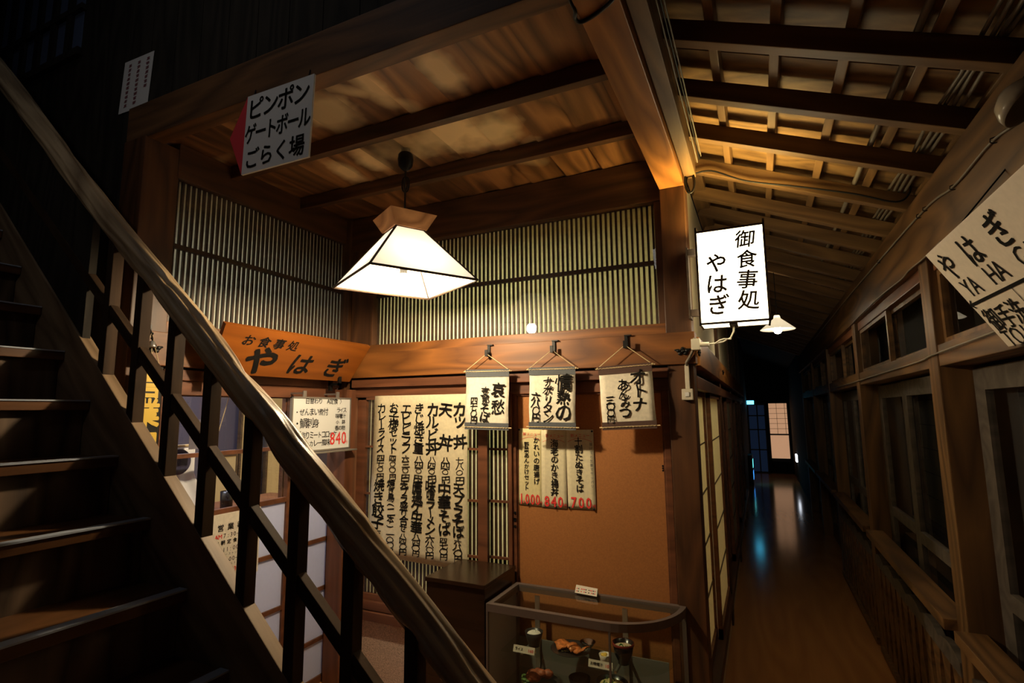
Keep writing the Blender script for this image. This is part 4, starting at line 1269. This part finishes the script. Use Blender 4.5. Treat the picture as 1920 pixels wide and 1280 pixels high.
m = MB(); ring(m, case_outline(0), case_outline(0.030), 0.0, 0.16); m.build('base', M_BRONZE, dc)
m = MB(); m.prism([(x, y, 0.150) for x, y in case_outline(0.02)], (0, 0, 0.01)); m.build('base_board', M_BRONZE, dc)
m = MB()
for q in ((CX0, CX0 + 0.018, CY1 - 0.02, CY1), (CX1 - 0.022, CX1 - 0.004, CY1 - 0.02, CY1 - 0.002), (-0.637, -0.629, CY0 + 0.002, CY0 + 0.010), (CX0, CX0 + 0.010, CY0, CY0 + 0.012)):
    MB().box(*q, 0.16, CZ - 0.034).build('upright', M_BRONZE, dc)
MB().box(CX0 + 0.012, -0.45, CY1 - 0.010, CY1 - 0.004, 0.16, 0.455).build('back_board', plain('grey_back_board', (0.20, 0.18, 0.155), 0.7), dc)


def shelf_outline(y0):
    pts = [(CX0 + 0.03, CY1 - 0.03), (CX0 + 0.03, y0)]
    for i in range(12):
        t = math.pi / 2 * i / 11
        pts.append((-0.60 + 0.19 * math.sin(t), (CY1 - 0.03) - (CY1 - 0.03 - y0) * math.cos(t)))
    return pts


for zz, lab in ((0.480, None), (0.320, None)):
    m = MB(); m.prism([(x, y, zz - 0.005) for x, y in shelf_outline(2.392 if zz > 0.4 else 2.34)], (0, 0, 0.005)); m.build('glass_shelf', M_GLASSD, dc)
for xx in (-1.089, -0.642):
    m = MB(); m.box(xx - 0.012, xx + 0.012, CY1 - 0.022, CY1 - 0.012, 0.16, 0.665); m.box(xx - 0.005, xx + 0.005, 2.42, CY1 - 0.015, 0.463, 0.474); m.box(xx - 0.005, xx + 0.005, 2.42, CY1 - 0.015, 0.303, 0.314)
    m.build('shelf_bracket', M_ALU, dc)

SH = 0.4805
M_LACQ = plain('black_lacquer', (0.012, 0.009, 0.008), 0.22)
M_LACQR = plain('red_lacquer', (0.16, 0.018, 0.012), 0.25)
M_CERAM = plain('dark_glaze', (0.030, 0.026, 0.024), 0.3)
M_RICE = plain('white_rice', (0.78, 0.74, 0.64), 0.6, bump=0.3, nscale=300)
M_PORK = plain('grilled_pork', (0.55, 0.17, 0.045), 0.25, noise=0.55, nscale=45, bump=0.3)
M_GREEN = plain('green_onion', (0.06, 0.20, 0.03), 0.5)
M_YELL = plain('yellow_pickle', (0.72, 0.48, 0.06), 0.4)
M_SOUP = plain('pale_soup', (0.55, 0.42, 0.26), 0.2)
M_WHITEC = plain('white_glaze', (0.68, 0.60, 0.50), 0.3)
rng = random.Random(5)


def bowl(name, c, r, h, mat, label, foot=0.5, inner=None):
    b = thing(name, c, label, 'bowl' if name != 'cup' else 'cup', None)
    prof = [(0, 0), (r * foot, 0), (r * foot, h * 0.10), (r * 0.80, h * 0.45), (r, h), (r * 0.95, h), (r * 0.74, h * 0.48), (r * 0.40, h * 0.16), (0, h * 0.14)]
    MB().lathe(prof, c, 30).build('bowl_body' if name != 'cup' else 'cup_body', mat, b, smooth=True)
    return b


def grains(parent, c, r, n, rg, mat, name, hgt):
    m = MB()
    m.lathe([(r, 0), (r * 0.85, hgt * 0.5), (r * 0.5, hgt * 0.85), (0, hgt)], c, 24)
    for i in range(n):
        a = rng.random() * 6.28; q = math.sqrt(rng.random()) * r * 0.92
        m.ball((c[0] + q * math.cos(a), c[1] + q * math.sin(a), c[2] + hgt * (1 - (q / r) ** 2) * 0.95), rg, 6, (1.0, 1.7, 0.8))
    return m.build(name, mat, parent, smooth=True)


b1 = bowl('rice_bowl', (-1.056, 2.495, SH), 0.044, 0.066, M_CERAM, 'dark bowl of white rice at the left of the upper glass shelf', 0.6)
grains(b1, (-1.056, 2.495, SH + 0.050), 0.036, 60, 0.0030, M_RICE, 'rice', 0.018)
pt = thing('pork_plate', (-0.875, 2.505, SH), 'round dark plate of glazed grilled pork slices on the upper glass shelf', 'plate')
MB().lathe([(0, 0), (0.055, 0), (0.060, 0.004), (0.092, 0.013), (0.094, 0.016), (0.088, 0.014), (0.058, 0.007), (0, 0.006)], (-0.875, 2.505, SH), 36).build('plate', M_CERAM, pt, smooth=True)
m = MB()
for i in range(9):
    a0 = -0.75 + i * 0.17
    c0 = Vector((-0.925 + i * 0.0125, 2.512 - 0.004 * i + (i % 2) * 0.006, SH + 0.010 + 0.0016 * i))
    def f(a, b, c0=c0, i=i):
        u = (a - 0.5) * 0.085; v = (b - 0.5) * 0.050
        w = 0.010 * math.sin(a * 6 + i) + 0.012 * math.cos((b - 0.5) * 2.5) + 0.008 * a
        ca, sa = math.cos(-0.95 + 0.08 * i), math.sin(-0.95 + 0.08 * i)
        return (c0.x + u * ca - v * sa, c0.y + u * sa + v * ca, c0.z + w)
    m.grid(f, 10, 6)
m.solidify(0.004); m.build('pork_slices', M_PORK, pt, smooth=True)
m = MB()
for i in range(40):
    x_, y_ = -0.925 + rng.random() * 0.10, 2.465 + rng.random() * 0.08
    m.tube([(x_, y_, SH + 0.010), (x_ + rng.uniform(-.02, .02), y_ + rng.uniform(-.012, .012), SH + 0.014), (x_ + rng.uniform(-.03, .03), y_ + rng.uniform(-.02, .02), SH + 0.011)], 0.0010, 5)
m.build('shredded_cabbage', plain('pale_cabbage', (0.55, 0.58, 0.28), 0.5), pt)
sd = thing('side_dish', (-0.835, 2.562, SH), 'small shiny steel dish behind the pork plate', 'dish')
MB().lathe([(0, 0), (0.020, 0), (0.038, 0.022), (0.036, 0.022), (0.018, 0.003), (0, 0.003)], (-0.818, 2.590, SH), 28).build('dish_body', plain('steel_dish', (0.55, 0.53, 0.50), 0.15, 1.0), sd, smooth=True)
cp = bowl('cup', (-0.702, 2.468, SH), 0.026, 0.034, M_WHITEC, 'small pale cup of yellow pickles beside the soup bowl', 0.75)
m = MB()
for i in range(7): m.ball((-0.702 + rng.uniform(-.012, .012), 2.468 + rng.uniform(-.012, .012), SH + 0.029 + rng.random() * 0.004), 0.008, 8, (1.2, 1, 0.6))
m.build('pickles', M_YELL, cp, smooth=True)
b2 = bowl('soup_bowl', (-0.622, 2.490, SH), 0.048, 0.088, M_LACQ, 'tall lacquer bowl of soup with green onion and a red rim', 0.5)
MB().lathe([(0.0465, 0.0), (0.0485, 0.001), (0.0488, 0.012), (0.0462, 0.012)], (-0.622, 2.490, SH + 0.0775), 30).build('red_rim', M_LACQR, b2, smooth=True, label='red lacquer rim')
MB().lathe([(0.0415, 0), (0, 0.0015)], (-0.622, 2.490, SH + 0.070), 24).build('soup', M_SOUP, b2)
m = MB()
for i in range(16): m.lathe([(0.0026, 0), (0.0026, 0.004), (0.0018, 0.004), (0.0018, 0)], (-0.622 + rng.uniform(-.022, .022), 2.490 + rng.uniform(-.018, .018), SH + 0.071), 8)
m.build('chopped_onion', M_GREEN, b2)


def price_card(c, w, txt, price, label, seed):
    s = thing('price_card', c, label, 'price card', 'price cards in the display case')
    x, y, z = c
    m = MB(); m.prism([(x - w / 2, y, z), (x + w / 2, y, z), (x + w / 2, y + 0.010, z + 0.028), (x - w / 2, y + 0.010, z + 0.028)], (0, 0.0012, 0.0))
    m.prism([(x - w / 2, y + 0.010, z + 0.028), (x + w / 2, y + 0.010, z + 0.028), (x + w / 2, y + 0.022, z), (x - w / 2, y + 0.022, z)], (0, 0.001, 0))
    m.build('card', M_SWITCH, s)
    V = Vector((0, 0.010, 0.028))
    k = Ink((x - w / 2, y - 0.0008, z + 0.0003), (1, 0, 0), V, seed); k.row(txt, 0.008, 0.015, 0.015, 0.0145, 0.01); k.build('lettering', M_INK, s)
    k = Ink((x - w / 2, y - 0.0008, z + 0.0003), (1, 0, 0), V, seed); k.row(price, w - 0.034, 0.014, 0.018, 0.0155, 0.008); k.build('red_price', M_RED, s)


price_card((-1.070, 2.400, SH), 0.108, 'ライス', '160', 'white price card marked 160 in front of the rice bowl', 1)
price_card((-0.705, 2.400, SH), 0.108, 'お味噌汁', '100', 'white price card marked 100 in front of the soup bowl', 2)
LS = 0.3205
b3 = bowl('donburi_bowl', (-0.675, 2.475, LS), 0.072, 0.080, M_LACQ, 'wide black bowl heaped with pale topped rice on the lower shelf', 0.5)
grains(b3, (-0.675, 2.475, LS + 0.058), 0.060, 45, 0.0065, plain('egg_topping', (0.72, 0.58, 0.26), 0.4, noise=0.4, nscale=60), 'topping', 0.024)
m = MB()
for i in range(22): m.lathe([(0.003, 0), (0.003, 0.004), (0, 0.004)], (-0.675 + rng.uniform(-.035, .035), 2.475 + rng.uniform(-.03, .03), LS + 0.079), 8)
m.build('chopped_onion', M_GREEN, b3)
b4 = bowl('lidded_bowl', (-0.825, 2.475, LS), 0.050, 0.070, M_LACQ, 'smaller plain black bowl on the lower shelf', 0.5)
b5 = thing('fried_plate', (-1.02, 2.48, LS), 'plate of reddish fried food with greens on the lower shelf', 'plate')
MB().lathe([(0, 0), (0.06, 0), (0.092, 0.012), (0.09, 0.014), (0.058, 0.006), (0, 0.006)], (-1.02, 2.48, LS), 30).build('plate', M_CERAM, b5, smooth=True)
m = MB()
for i in range(9): m.ball((-1.02 + rng.uniform(-.045, .045), 2.48 + rng.uniform(-.035, .035), LS + 0.028 + rng.random() * 0.030), 0.022, 10, (1.2, 1, 0.8))
m.build('fried_pieces', plain('fried_crust', (0.34, 0.085, 0.035), 0.5, noise=0.4, nscale=80, bump=0.5), b5, smooth=True)
m = MB()
for i in range(14): m.ball((-1.075 + rng.uniform(-.02, .02), 2.46 + rng.uniform(-.03, .03), LS + 0.018 + rng.random() * .018), 0.012, 8, (1.3, 1, 0.4))
m.build('greens', plain('lettuce_green', (0.12, 0.22, 0.05), 0.5), b5, smooth=True)
lf = thing('leaflet', (-0.826, 2.618, CZ), 'small folded leaflet with red print standing on the display case', 'leaflet')
m = MB(); m.prism([(-0.882, 2.604, CZ), (-0.768, 2.592, CZ), (-0.768, 2.612, CZ + 0.030), (-0.880, 2.624, CZ + 0.032)], (0, 0.001, 0)); m.prism([(-0.880, 2.624, CZ + 0.032), (-0.768, 2.612, CZ + 0.030), (-0.768, 2.627, CZ), (-0.882, 2.636, CZ)], (0, 0.001, 0.0))
m.build('folded_card', M_SWITCH, lf)
for q, (mt, nme) in enumerate(((M_RED, 'red_print'), (M_INK, 'black_print'))):
    k = Ink((-0.882, 2.603, CZ), (1, -0.105, 0), (0, 0.02, 0.030), 5 + q)
    for i in range(13):
        for jj in range(2):
            if (i * 7 + jj * 3 + (i // 4)) % 3 == q or (i + jj) % 5 == q:
                x_ = 0.007 + i * 0.0078; y_ = 0.010 + jj * 0.012
                k.stroke([(x_, y_), (x_ + 0.0055, y_ + 0.0005)], 0.0045)
    k.build(nme, mt, lf)

# ---------------------------------------------------------------- staircase
stc = thing('staircase', (-1.6, 0.6, 0), 'dark wooden staircase with pale nosings, squared balusters and a natural peeled-log handrail', 'staircase')
SY0, SY1 = 0.06, 1.098
for k in range(-5, 11):
    nx, nz = -1.589 - 0.2 * k, 1.077 + 0.19 * k
    beam_y('tread', nx - 0.245, nx, SY0, SY1, nz - 0.032, nz, W_TREAD, stc) if False else MB().box(nx - 0.245, nx - 0.001, SY0, SY1, nz - 0.032, nz, 0.002).build('tread', W_TREAD, stc, loc=(nx, SY0, nz))
    m = MB(); m.box(nx - 0.034, nx + 0.003, SY0, SY1 - 0.001, nz - 0.001, nz + 0.004)
    m.build('stair_nosing', M_NOSE, stc, loc=(nx, SY0, nz), label='pale grey nosing strip')
    zb = max(0.0, nz - 0.19)
    MB().box(nx - 0.052, nx - 0.036, SY0, SY1 - 0.001, zb, nz - 0.030).build('riser', W_RISER, stc, loc=(nx, SY0, nz))


def zs(x): return 1.314 - 0.872 * (x + 1.644)      # top edge of the string board


dv = Vector((1, 0, -0.872)).normalized(); up = Vector((0.872, 0, 1)).normalized()
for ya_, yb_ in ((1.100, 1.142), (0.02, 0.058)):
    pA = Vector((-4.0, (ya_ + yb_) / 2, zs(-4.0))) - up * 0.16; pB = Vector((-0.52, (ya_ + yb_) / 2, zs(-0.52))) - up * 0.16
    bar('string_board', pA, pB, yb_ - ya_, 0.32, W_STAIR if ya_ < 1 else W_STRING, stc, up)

# ---------------------------------------------------------------- railing with a natural log for a handrail
rl = stc


def lz(x): return 1.568 - 0.8586 * (x + 1.317)


for k in range(-5, 10):
    xr = -2.135 + 0.196 * (k + 3) - 0.588 + 0.0
    if xr > -0.55 or xr < -2.2: continue
    xc = xr - 0.019
    post('baluster', xc - 0.019, xc + 0.019, 1.102, 1.140, zs(xc) - 0.03, lz(xc), W_BALU, rl, 0.002)
m0 = Vector((-3.3, 1.121, 1.998 + 0.845 * (3.3 - 2.135))) ; m1 = Vector((-0.56, 1.121, 1.998 - 0.845 * (2.135 - 0.56)))
bar('middle_rail', m0 - up * 0.02, m1 - up * 0.02, 0.028, 0.038, W_BALU, rl, up, 0.002)
m = MB()
m.prism([(-3.9, 1.108, zs(-3.9) - 0.03), (-2.30, 1.108, zs(-2.30) - 0.03), (-2.30, 1.108, lz(-2.30)), (-3.9, 1.108, lz(-3.9))], (0, 0.026, 0))
m.build('side_panel', W_BLACK, rl)
# the log: knotted, slightly flattened surface
p0 = Vector((-3.9, 1.130, lz(-3.9))); p1 = Vector((-0.42, 1.130, lz(-0.42)))
Lg = (p1 - p0).length
m = MB(); rg2 = random.Random(8)
bumps = [(rg2.uniform(0, Lg), rg2.uniform(0, 6.28), rg2.uniform(-0.011, 0.006), rg2.uniform(0.025, 0.10)) for _ in range(110)]


def logf(a, b):
    x = a * Lg; t = b * 2 * math.pi
    r = 0.0425 + 0.002 * math.sin(x * 2.2) + 0.0012 * math.sin(t * 3 + x * 4) + 0.0021 * math.sin(t * 9 + math.sin(x * 5) * 2.5 + x * 1.5) + 0.0006 * math.sin(t * 19 + math.sin(x * 8) * 3)
    for bx, bt, bh, bw in bumps:
        if abs(x - bx) < 2.5 * bw:
            dt = (t - bt + math.pi) % (2 * math.pi) - math.pi
            r += bh * math.exp(-((x - bx) / bw) ** 2 - (dt / 0.45) ** 2)
    oy = 0.004 * math.sin(x * 1.7 + 1); oz = 0.004 * math.sin(x * 2.3)
    return (x, r * math.cos(t) + oy, r * math.sin(t) + oz)


m.grid(logf, 300, 72)
bmesh.ops.remove_doubles(m.bm, verts=m.bm.verts, dist=1e-5)
lo_ = m.build('log_handrail', W_LOG, rl, mw=frame_matrix(p0, p1 - p0, (0, 0, 1)), local=True, smooth=True, label='pale peeled-log handrail')

# ---------------------------------------------------------------- balustrade under the corridor windows
for bi, (a, b) in enumerate(zip(posts_right[:3], posts_right[1:4])):
    word = ['nearest', 'second', 'third'][bi]
    y0, y1 = a + 0.127, b - 0.002
    br = thing('window_balustrade', (0.63, (y0 + y1) / 2, 0), f'low carved wooden balustrade under the {word} bay of corridor windows', 'balustrade', 'balustrades under the corridor windows')
    m = MB(); m.box(0.615, 0.665, y0, y1, 0.020, 0.055, 0.003); m.build('bottom_rail', W_RIGHT, br)
    m = MB()
    n = 6
    P = [(0.630, y0, 0.575), (0.630, y1, 0.575)]
    for i in range(n * 8, -1, -1):
        yy = y0 + (y1 - y0) * i / (n * 8); t = (i / 8) % 1
        P.append((0.630, yy, 0.628 + 0.026 * abs(math.sin(math.pi * (i / 8)))))
    m.prism(P, (0.028, 0, 0)); m.build('scalloped_rail', W_GREY, br)
    for i in range(12):
        yy = y0 + (y1 - y0) * (i + 0.5) / 12; hw = (y1 - y0) / 24 - 0.012
        P = []
        for s in (1, -1):
            for q in range(13):
                z = 0.05 + (0.53) * (q if s == 1 else 12 - q) / 12
                w = hw * (0.78 + 0.22 * math.cos((z - 0.05) / 0.53 * 4 * math.pi))
                P.append((0.634, yy + s * w, z))
        m = MB(); m.prism(P, (0.018, 0, 0)); m.build('baluster', W_RIGHT, br)

# ---------------------------------------------------------------- lamps and small things in the corridor
fl = thing('corridor_pendant_lamp', (0.16, 4.55, 2.66), 'small pendant lamp with a white conical shade farther down the corridor', 'lamp')
MB().tube([(0.16, 4.572, 2.67), (0.16, 4.55, 2.62), (0.16, 4.55, 2.30)], 0.003, 6).build('cord', M_BLACK, fl)
MB().lathe([(0.020, 0.11), (0.026, 0.085), (0.125, 0.0), (0.123, -0.002), (0.022, 0.082)], (0.16, 4.55, 2.205), 28).build('lamp_shade', paper('enamel_white', (0.85, 0.82, 0.74), 0.25, emit=0.5, emit_col=(1.0, 0.85, 0.6)), fl, smooth=True)
MB().ball((0.16, 4.55, 2.20), 0.030, 16).build('bulb', M_FARBULB, fl, smooth=True)
en = thing('wall_lamp', (0.60, 1.50, 2.30), 'unlit white enamel lamp shade on the eave beam at the right', 'lamp')
MB().lathe([(0.0, 0.058), (0.022, 0.054), (0.042, 0.040), (0.054, 0.018), (0.057, 0.0), (0.055, 0.0), (0.052, 0.017), (0.040, 0.037), (0.0, 0.054)], (0.590, 1.50, 2.275), 28, (-0.55, 0.35, 0.75)).build('lamp_shade', plain('white_enamel', (0.50, 0.46, 0.36), 0.2), en, smooth=True)
MB().tube([(0.570, 1.512, 2.312), (0.600, 1.52, 2.345), (0.630, 1.52, 2.345)], 0.008, 8).build('lamp_arm', M_IRON, en)
ex = thing('exit_sign', (-0.2, 14.5, 1.68), 'small blue-green lit exit sign at the dark end of the corridor', 'sign')
MB().box(-0.30, -0.14, 14.50, 14.53, 1.70, 1.79).build('lit_face', emitter('exit_glow', (0.08, 0.62, 1.0), 6.0), ex)
MB().box(-0.31, -0.13, 14.53, 14.56, 1.69, 1.80).tube([(-0.22, 14.545, 1.80), (-0.22, 14.545, 3.0)], 0.006, 6).build('sign_housing', M_BLACK, ex)
ft = thing('foot_light', (0.645, 13.3, 0.44), 'small white night light low on the right wall at the far end', 'light')
MB().box(0.630, 0.660, 13.12, 13.42, 0.44, 0.60, 0.006).build('lit_cover', emitter('night_light_glow', (0.85, 0.9, 1.0), 3.5), ft)
vd = thing('blue_glow_source', (-0.23, 12.6, 0.0), 'added block with dim blue-green glowing panels at the far left end of the corridor', 'cabinet')  # made-up source, added for the blue streak on the floor
MB().box(-0.308, -0.22, 12.4, 12.9, 0.0, 0.62).build('body', M_BLACK, vd)
MB().box(-0.221, -0.214, 12.44, 12.86, 0.36, 0.52).build('glow_panel', emitter('added_glow_green', (0.15, 0.85, 0.85), 1.6), vd)
MB().box(-0.221, -0.214, 12.44, 12.86, 0.12, 0.28).build('glow_panel', emitter('added_glow_blue', (0.05, 0.32, 1.0), 1.6), vd)


def cable(name, pts, r, mat, label, group=None, cat='cable', n=6):
    o = MB().tube(pts, r, n).build(name, mat, None, smooth=True)
    return tag(o, label, cat, group)


def smooth_path(P, k=6):
    P = [Vector(p) for p in P]; out = []
    for i in range(len(P) - 1):
        a, b, c, d_ = P[max(i - 1, 0)], P[i], P[i + 1], P[min(i + 2, len(P) - 1)]
        for j in range(k):
            t = j / k
            out.append(0.5 * ((2 * b) + (c - a) * t + (2 * a - 5 * b + 4 * c - d_) * t * t + (3 * b - a - 3 * c + d_) * t ** 3))
    return out + [P[-1]]


# bundle of cables and a conduit tucked under the roof boards, running along the corridor
for i, x in enumerate((0.590, 0.606, 0.622, 0.640)):
    z = zr(x) + 0.086
    P = [(x + 0.004 * math.sin(j * 1.7 + i), 0.96 + j * 0.18, z + 0.004 * math.sin(j * 2.1 + i * 2)) for j in range(50)]
    cable('roof_cable', smooth_path(P, 2), 0.0062, M_CABLE, 'grey cable in the bundle running under the roof boards', 'bundled cables under the roof boards')
P = [(0.458, 0.96, zr(0.458) + 0.088), (0.458, 9.9, zr(0.458) + 0.088)]
cable('roof_conduit', P, 0.011, M_CABLE, 'single grey conduit under the roof boards left of the cable bundle', None, 'conduit')
P = smooth_path([(-0.245, 2.755, 2.800), (-0.15, 2.752, 2.800), (0.007, 2.752, 2.715), (0.236, 2.752, 2.640), (0.447, 2.752, 2.566), (0.60, 2.752, 2.500), (0.655, 2.755, 2.535), (0.66, 2.78, 2.60)])
cable('rafter_cable', P, 0.004, M_BLACK, 'dark cable sagging along the face of one roof rafter')
for i, (dx, dz) in enumerate(((0.0, 0.0), (0.010, 0.012), (0.017, 0.026))):
    P = [(-0.200 + dx, 0.96 + j * 0.2, 2.775 + dz + 0.003 * math.sin(j * 1.3 + i)) for j in range(9)]
    cable('eave_wire', smooth_path(P, 3), 0.0032, M_BLACK if i == 1 else M_CABLE, 'thin wire running along the inner eave plate', 'thin wires along the inner eave plate')
# black coil hanging at the end of the eave wires
m = MB()
for q in range(3):
    pts = []
    for i in range(29):
        t = i / 28 * 2 * math.pi
        pts.append((-0.243 + (0.017 + 0.003 * q) * math.sin(t), 2.605 - 0.008 * q, 2.695 + (0.050 + 0.004 * q) * math.cos(t)))
    m.tube(pts, 0.0042, 6)
m.tube([(-0.243, 2.605, 2.745), (-0.225, 2.59, 2.785)], 0.004, 6)
tag(m.build('cable_coil', M_BLACK, None, smooth=True), 'black coil of spare cable hanging at the top of the corner post', 'cable')
P = smooth_path([(-0.400, 1.22, 2.72), (-0.402, 1.26, 2.71), (-0.397, 1.29, 2.697), (-0.405, 1.315, 2.695), (-0.392, 1.335, 2.694), (-0.34, 1.32, 2.694), (-0.285, 1.285, 2.694), (-0.268, 1.26, 2.715)])
cable('beam_cable', P, 0.0055, M_BLACK, 'black cable wrapped under the beam at the top of the picture')
P = smooth_path([(0.620, 1.2, 2.250), (0.618, 1.61, 2.290), (0.618, 1.797, 2.316), (0.618, 2.107, 2.314), (0.618, 2.435, 2.350), (0.618, 3.425, 2.370), (0.618, 4.68, 2.385), (0.618, 7.0, 2.39)])
cable('beam_wire', P, 0.004, M_CABLE, 'wire clipped along the upper part of the eave beam')
P = smooth_path([(0.620, 2.30, 2.184), (0.620, 2.52, 2.180), (0.620, 2.75, 2.186), (0.620, 2.895, 2.178), (0.620, 3.366, 2.190), (0.622, 4.3, 2.188)])
cable('edge_wire', P, 0.0035, M_CABLE, 'pale wire along the lower edge of the eave beam')
P = smooth_path([(0.630, 1.95, 1.815), (0.628, 2.403, 1.806), (0.628, 2.62, 1.801), (0.632, 2.845, 1.793), (0.634, 3.811, 1.788), (0.632, 4.3, 1.785), (0.630, 4.45, 1.783), (0.634, 5.8, 1.782)])
cable('lintel_wire', P, 0.0035, M_CABLE, 'pale wire stapled along the window lintel')
for i, (y, z) in enumerate(((1.55, 2.282), (1.78, 2.314), (2.12, 2.314), (2.43, 2.350), (2.52, 2.352), (3.3, 2.367))):
    m = MB()
    m.tube([(0.626, y, z + 0.010), (0.612, y, z + 0.006), (0.611, y, z - 0.004), (0.618, y, z - 0.008), (0.626, y, z - 0.007)], 0.0018, 6)
    tag(m.build('wire_clip', M_IRON, None), 'small black clip holding the wire on the eave beam', 'clip', 'wire clips along the eave beam')

# ---------------------------------------------------------------- inside the dining room, seen through the left door
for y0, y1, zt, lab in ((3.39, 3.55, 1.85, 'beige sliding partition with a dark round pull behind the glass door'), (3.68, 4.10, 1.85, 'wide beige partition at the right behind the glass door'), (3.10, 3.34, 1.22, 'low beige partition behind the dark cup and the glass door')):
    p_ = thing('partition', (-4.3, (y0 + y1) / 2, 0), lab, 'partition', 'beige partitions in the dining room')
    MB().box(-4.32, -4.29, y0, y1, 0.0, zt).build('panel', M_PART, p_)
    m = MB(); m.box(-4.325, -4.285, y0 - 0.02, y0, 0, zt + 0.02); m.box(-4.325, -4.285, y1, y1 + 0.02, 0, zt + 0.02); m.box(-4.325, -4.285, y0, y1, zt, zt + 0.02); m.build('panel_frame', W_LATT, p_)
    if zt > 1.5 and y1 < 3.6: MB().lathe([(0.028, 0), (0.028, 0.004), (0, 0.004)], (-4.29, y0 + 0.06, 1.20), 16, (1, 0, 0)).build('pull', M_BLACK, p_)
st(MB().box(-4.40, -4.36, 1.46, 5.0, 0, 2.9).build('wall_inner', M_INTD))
tb_ = thing('dining_table', (-3.2, 2.5, 0), 'low-lit brown counter table behind the glass door', 'table')
MB().box(-3.50, -2.90, 1.95, 3.05, 0.95, 0.985, 0.004).build('table_top', W_DOOR, tb_)
for xx in (-3.45, -2.96):
    for yy in (2.00, 2.98): MB().box(xx - 0.02, xx + 0.03, yy, yy + 0.05, 0, 0.95).build('leg', W_DOOR, tb_)
tag(MB().lathe([(0, 0), (0.036, 0), (0.040, 0.11), (0.036, 0.11), (0.033, 0.006), (0, 0.006)], (-3.20, 2.44, 0.985), 24).build('cup', M_LACQ, None, smooth=True), 'dark cup standing on the counter table behind the glass door', 'cup')
nr = thing('door_curtain', (-2.62, 1.77, 0.8), 'white cloth with a round navy crest hanging inside the glass door', 'curtain')
ny0, ny1 = 1.64, 1.90


def cloth(a, b):
    y = ny0 + (ny1 - ny0) * a * (0.62 + 0.38 * math.sin(math.pi * min(1, b * 1.15 + 0.1))); z = 0.80 + 0.63 * b
    return (-2.62 + 0.018 * math.sin(a * 13 + b * 2) * (1.1 - b), y, z)


m = MB(); m.grid(cloth, 24, 20); m.solidify(0.0015); m.build('cloth', M_CLOTHW, nr, smooth=True)
m = MB()
m.lathe([(0.062, 0), (0.062, 0.004), (0, 0.004)], (-2.598, 1.705, 1.365), 28, (1, 0, 0)); m.build('crest', M_NAVY, nr, label='round navy crest')
MB().tube([(-2.62, 1.60, 1.44), (-2.62, 1.92, 1.44)], 0.007, 8).tube([(-2.62, 1.61, 1.44), (-2.522, 1.61, 1.715)], 0.002, 6).tube([(-2.62, 1.91, 1.44), (-2.522, 1.91, 1.715)], 0.002, 6).build('curtain_rod', M_CORD, nr)
for i, (yy, zz, w, h, lab) in enumerate(((2.02, 1.50, 0.10, 0.17, 'dim paper with brush writing on the dining room side of the glass'), (1.72, 1.50, 0.10, 0.14, 'second dim paper near the curtain behind the glass'))):
    pp = thing('wall_paper_slip', (-4.0, yy, zz), lab, 'paper slip', 'paper slips behind the glass')
    xx = -2.475
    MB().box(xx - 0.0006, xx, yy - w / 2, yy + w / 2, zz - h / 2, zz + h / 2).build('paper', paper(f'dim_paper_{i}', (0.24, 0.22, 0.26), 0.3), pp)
    k = Ink((xx + 0.001, yy - w / 2, zz - h / 2), (0, 1, 0), (0, 0, 1), 101 + i); k.col('四七〇円' if i == 0 else '八〇円', w / 2, h * 0.95, 0.032, 0.037, 0.01, 0.1); k.build('lettering', M_INK, pp)
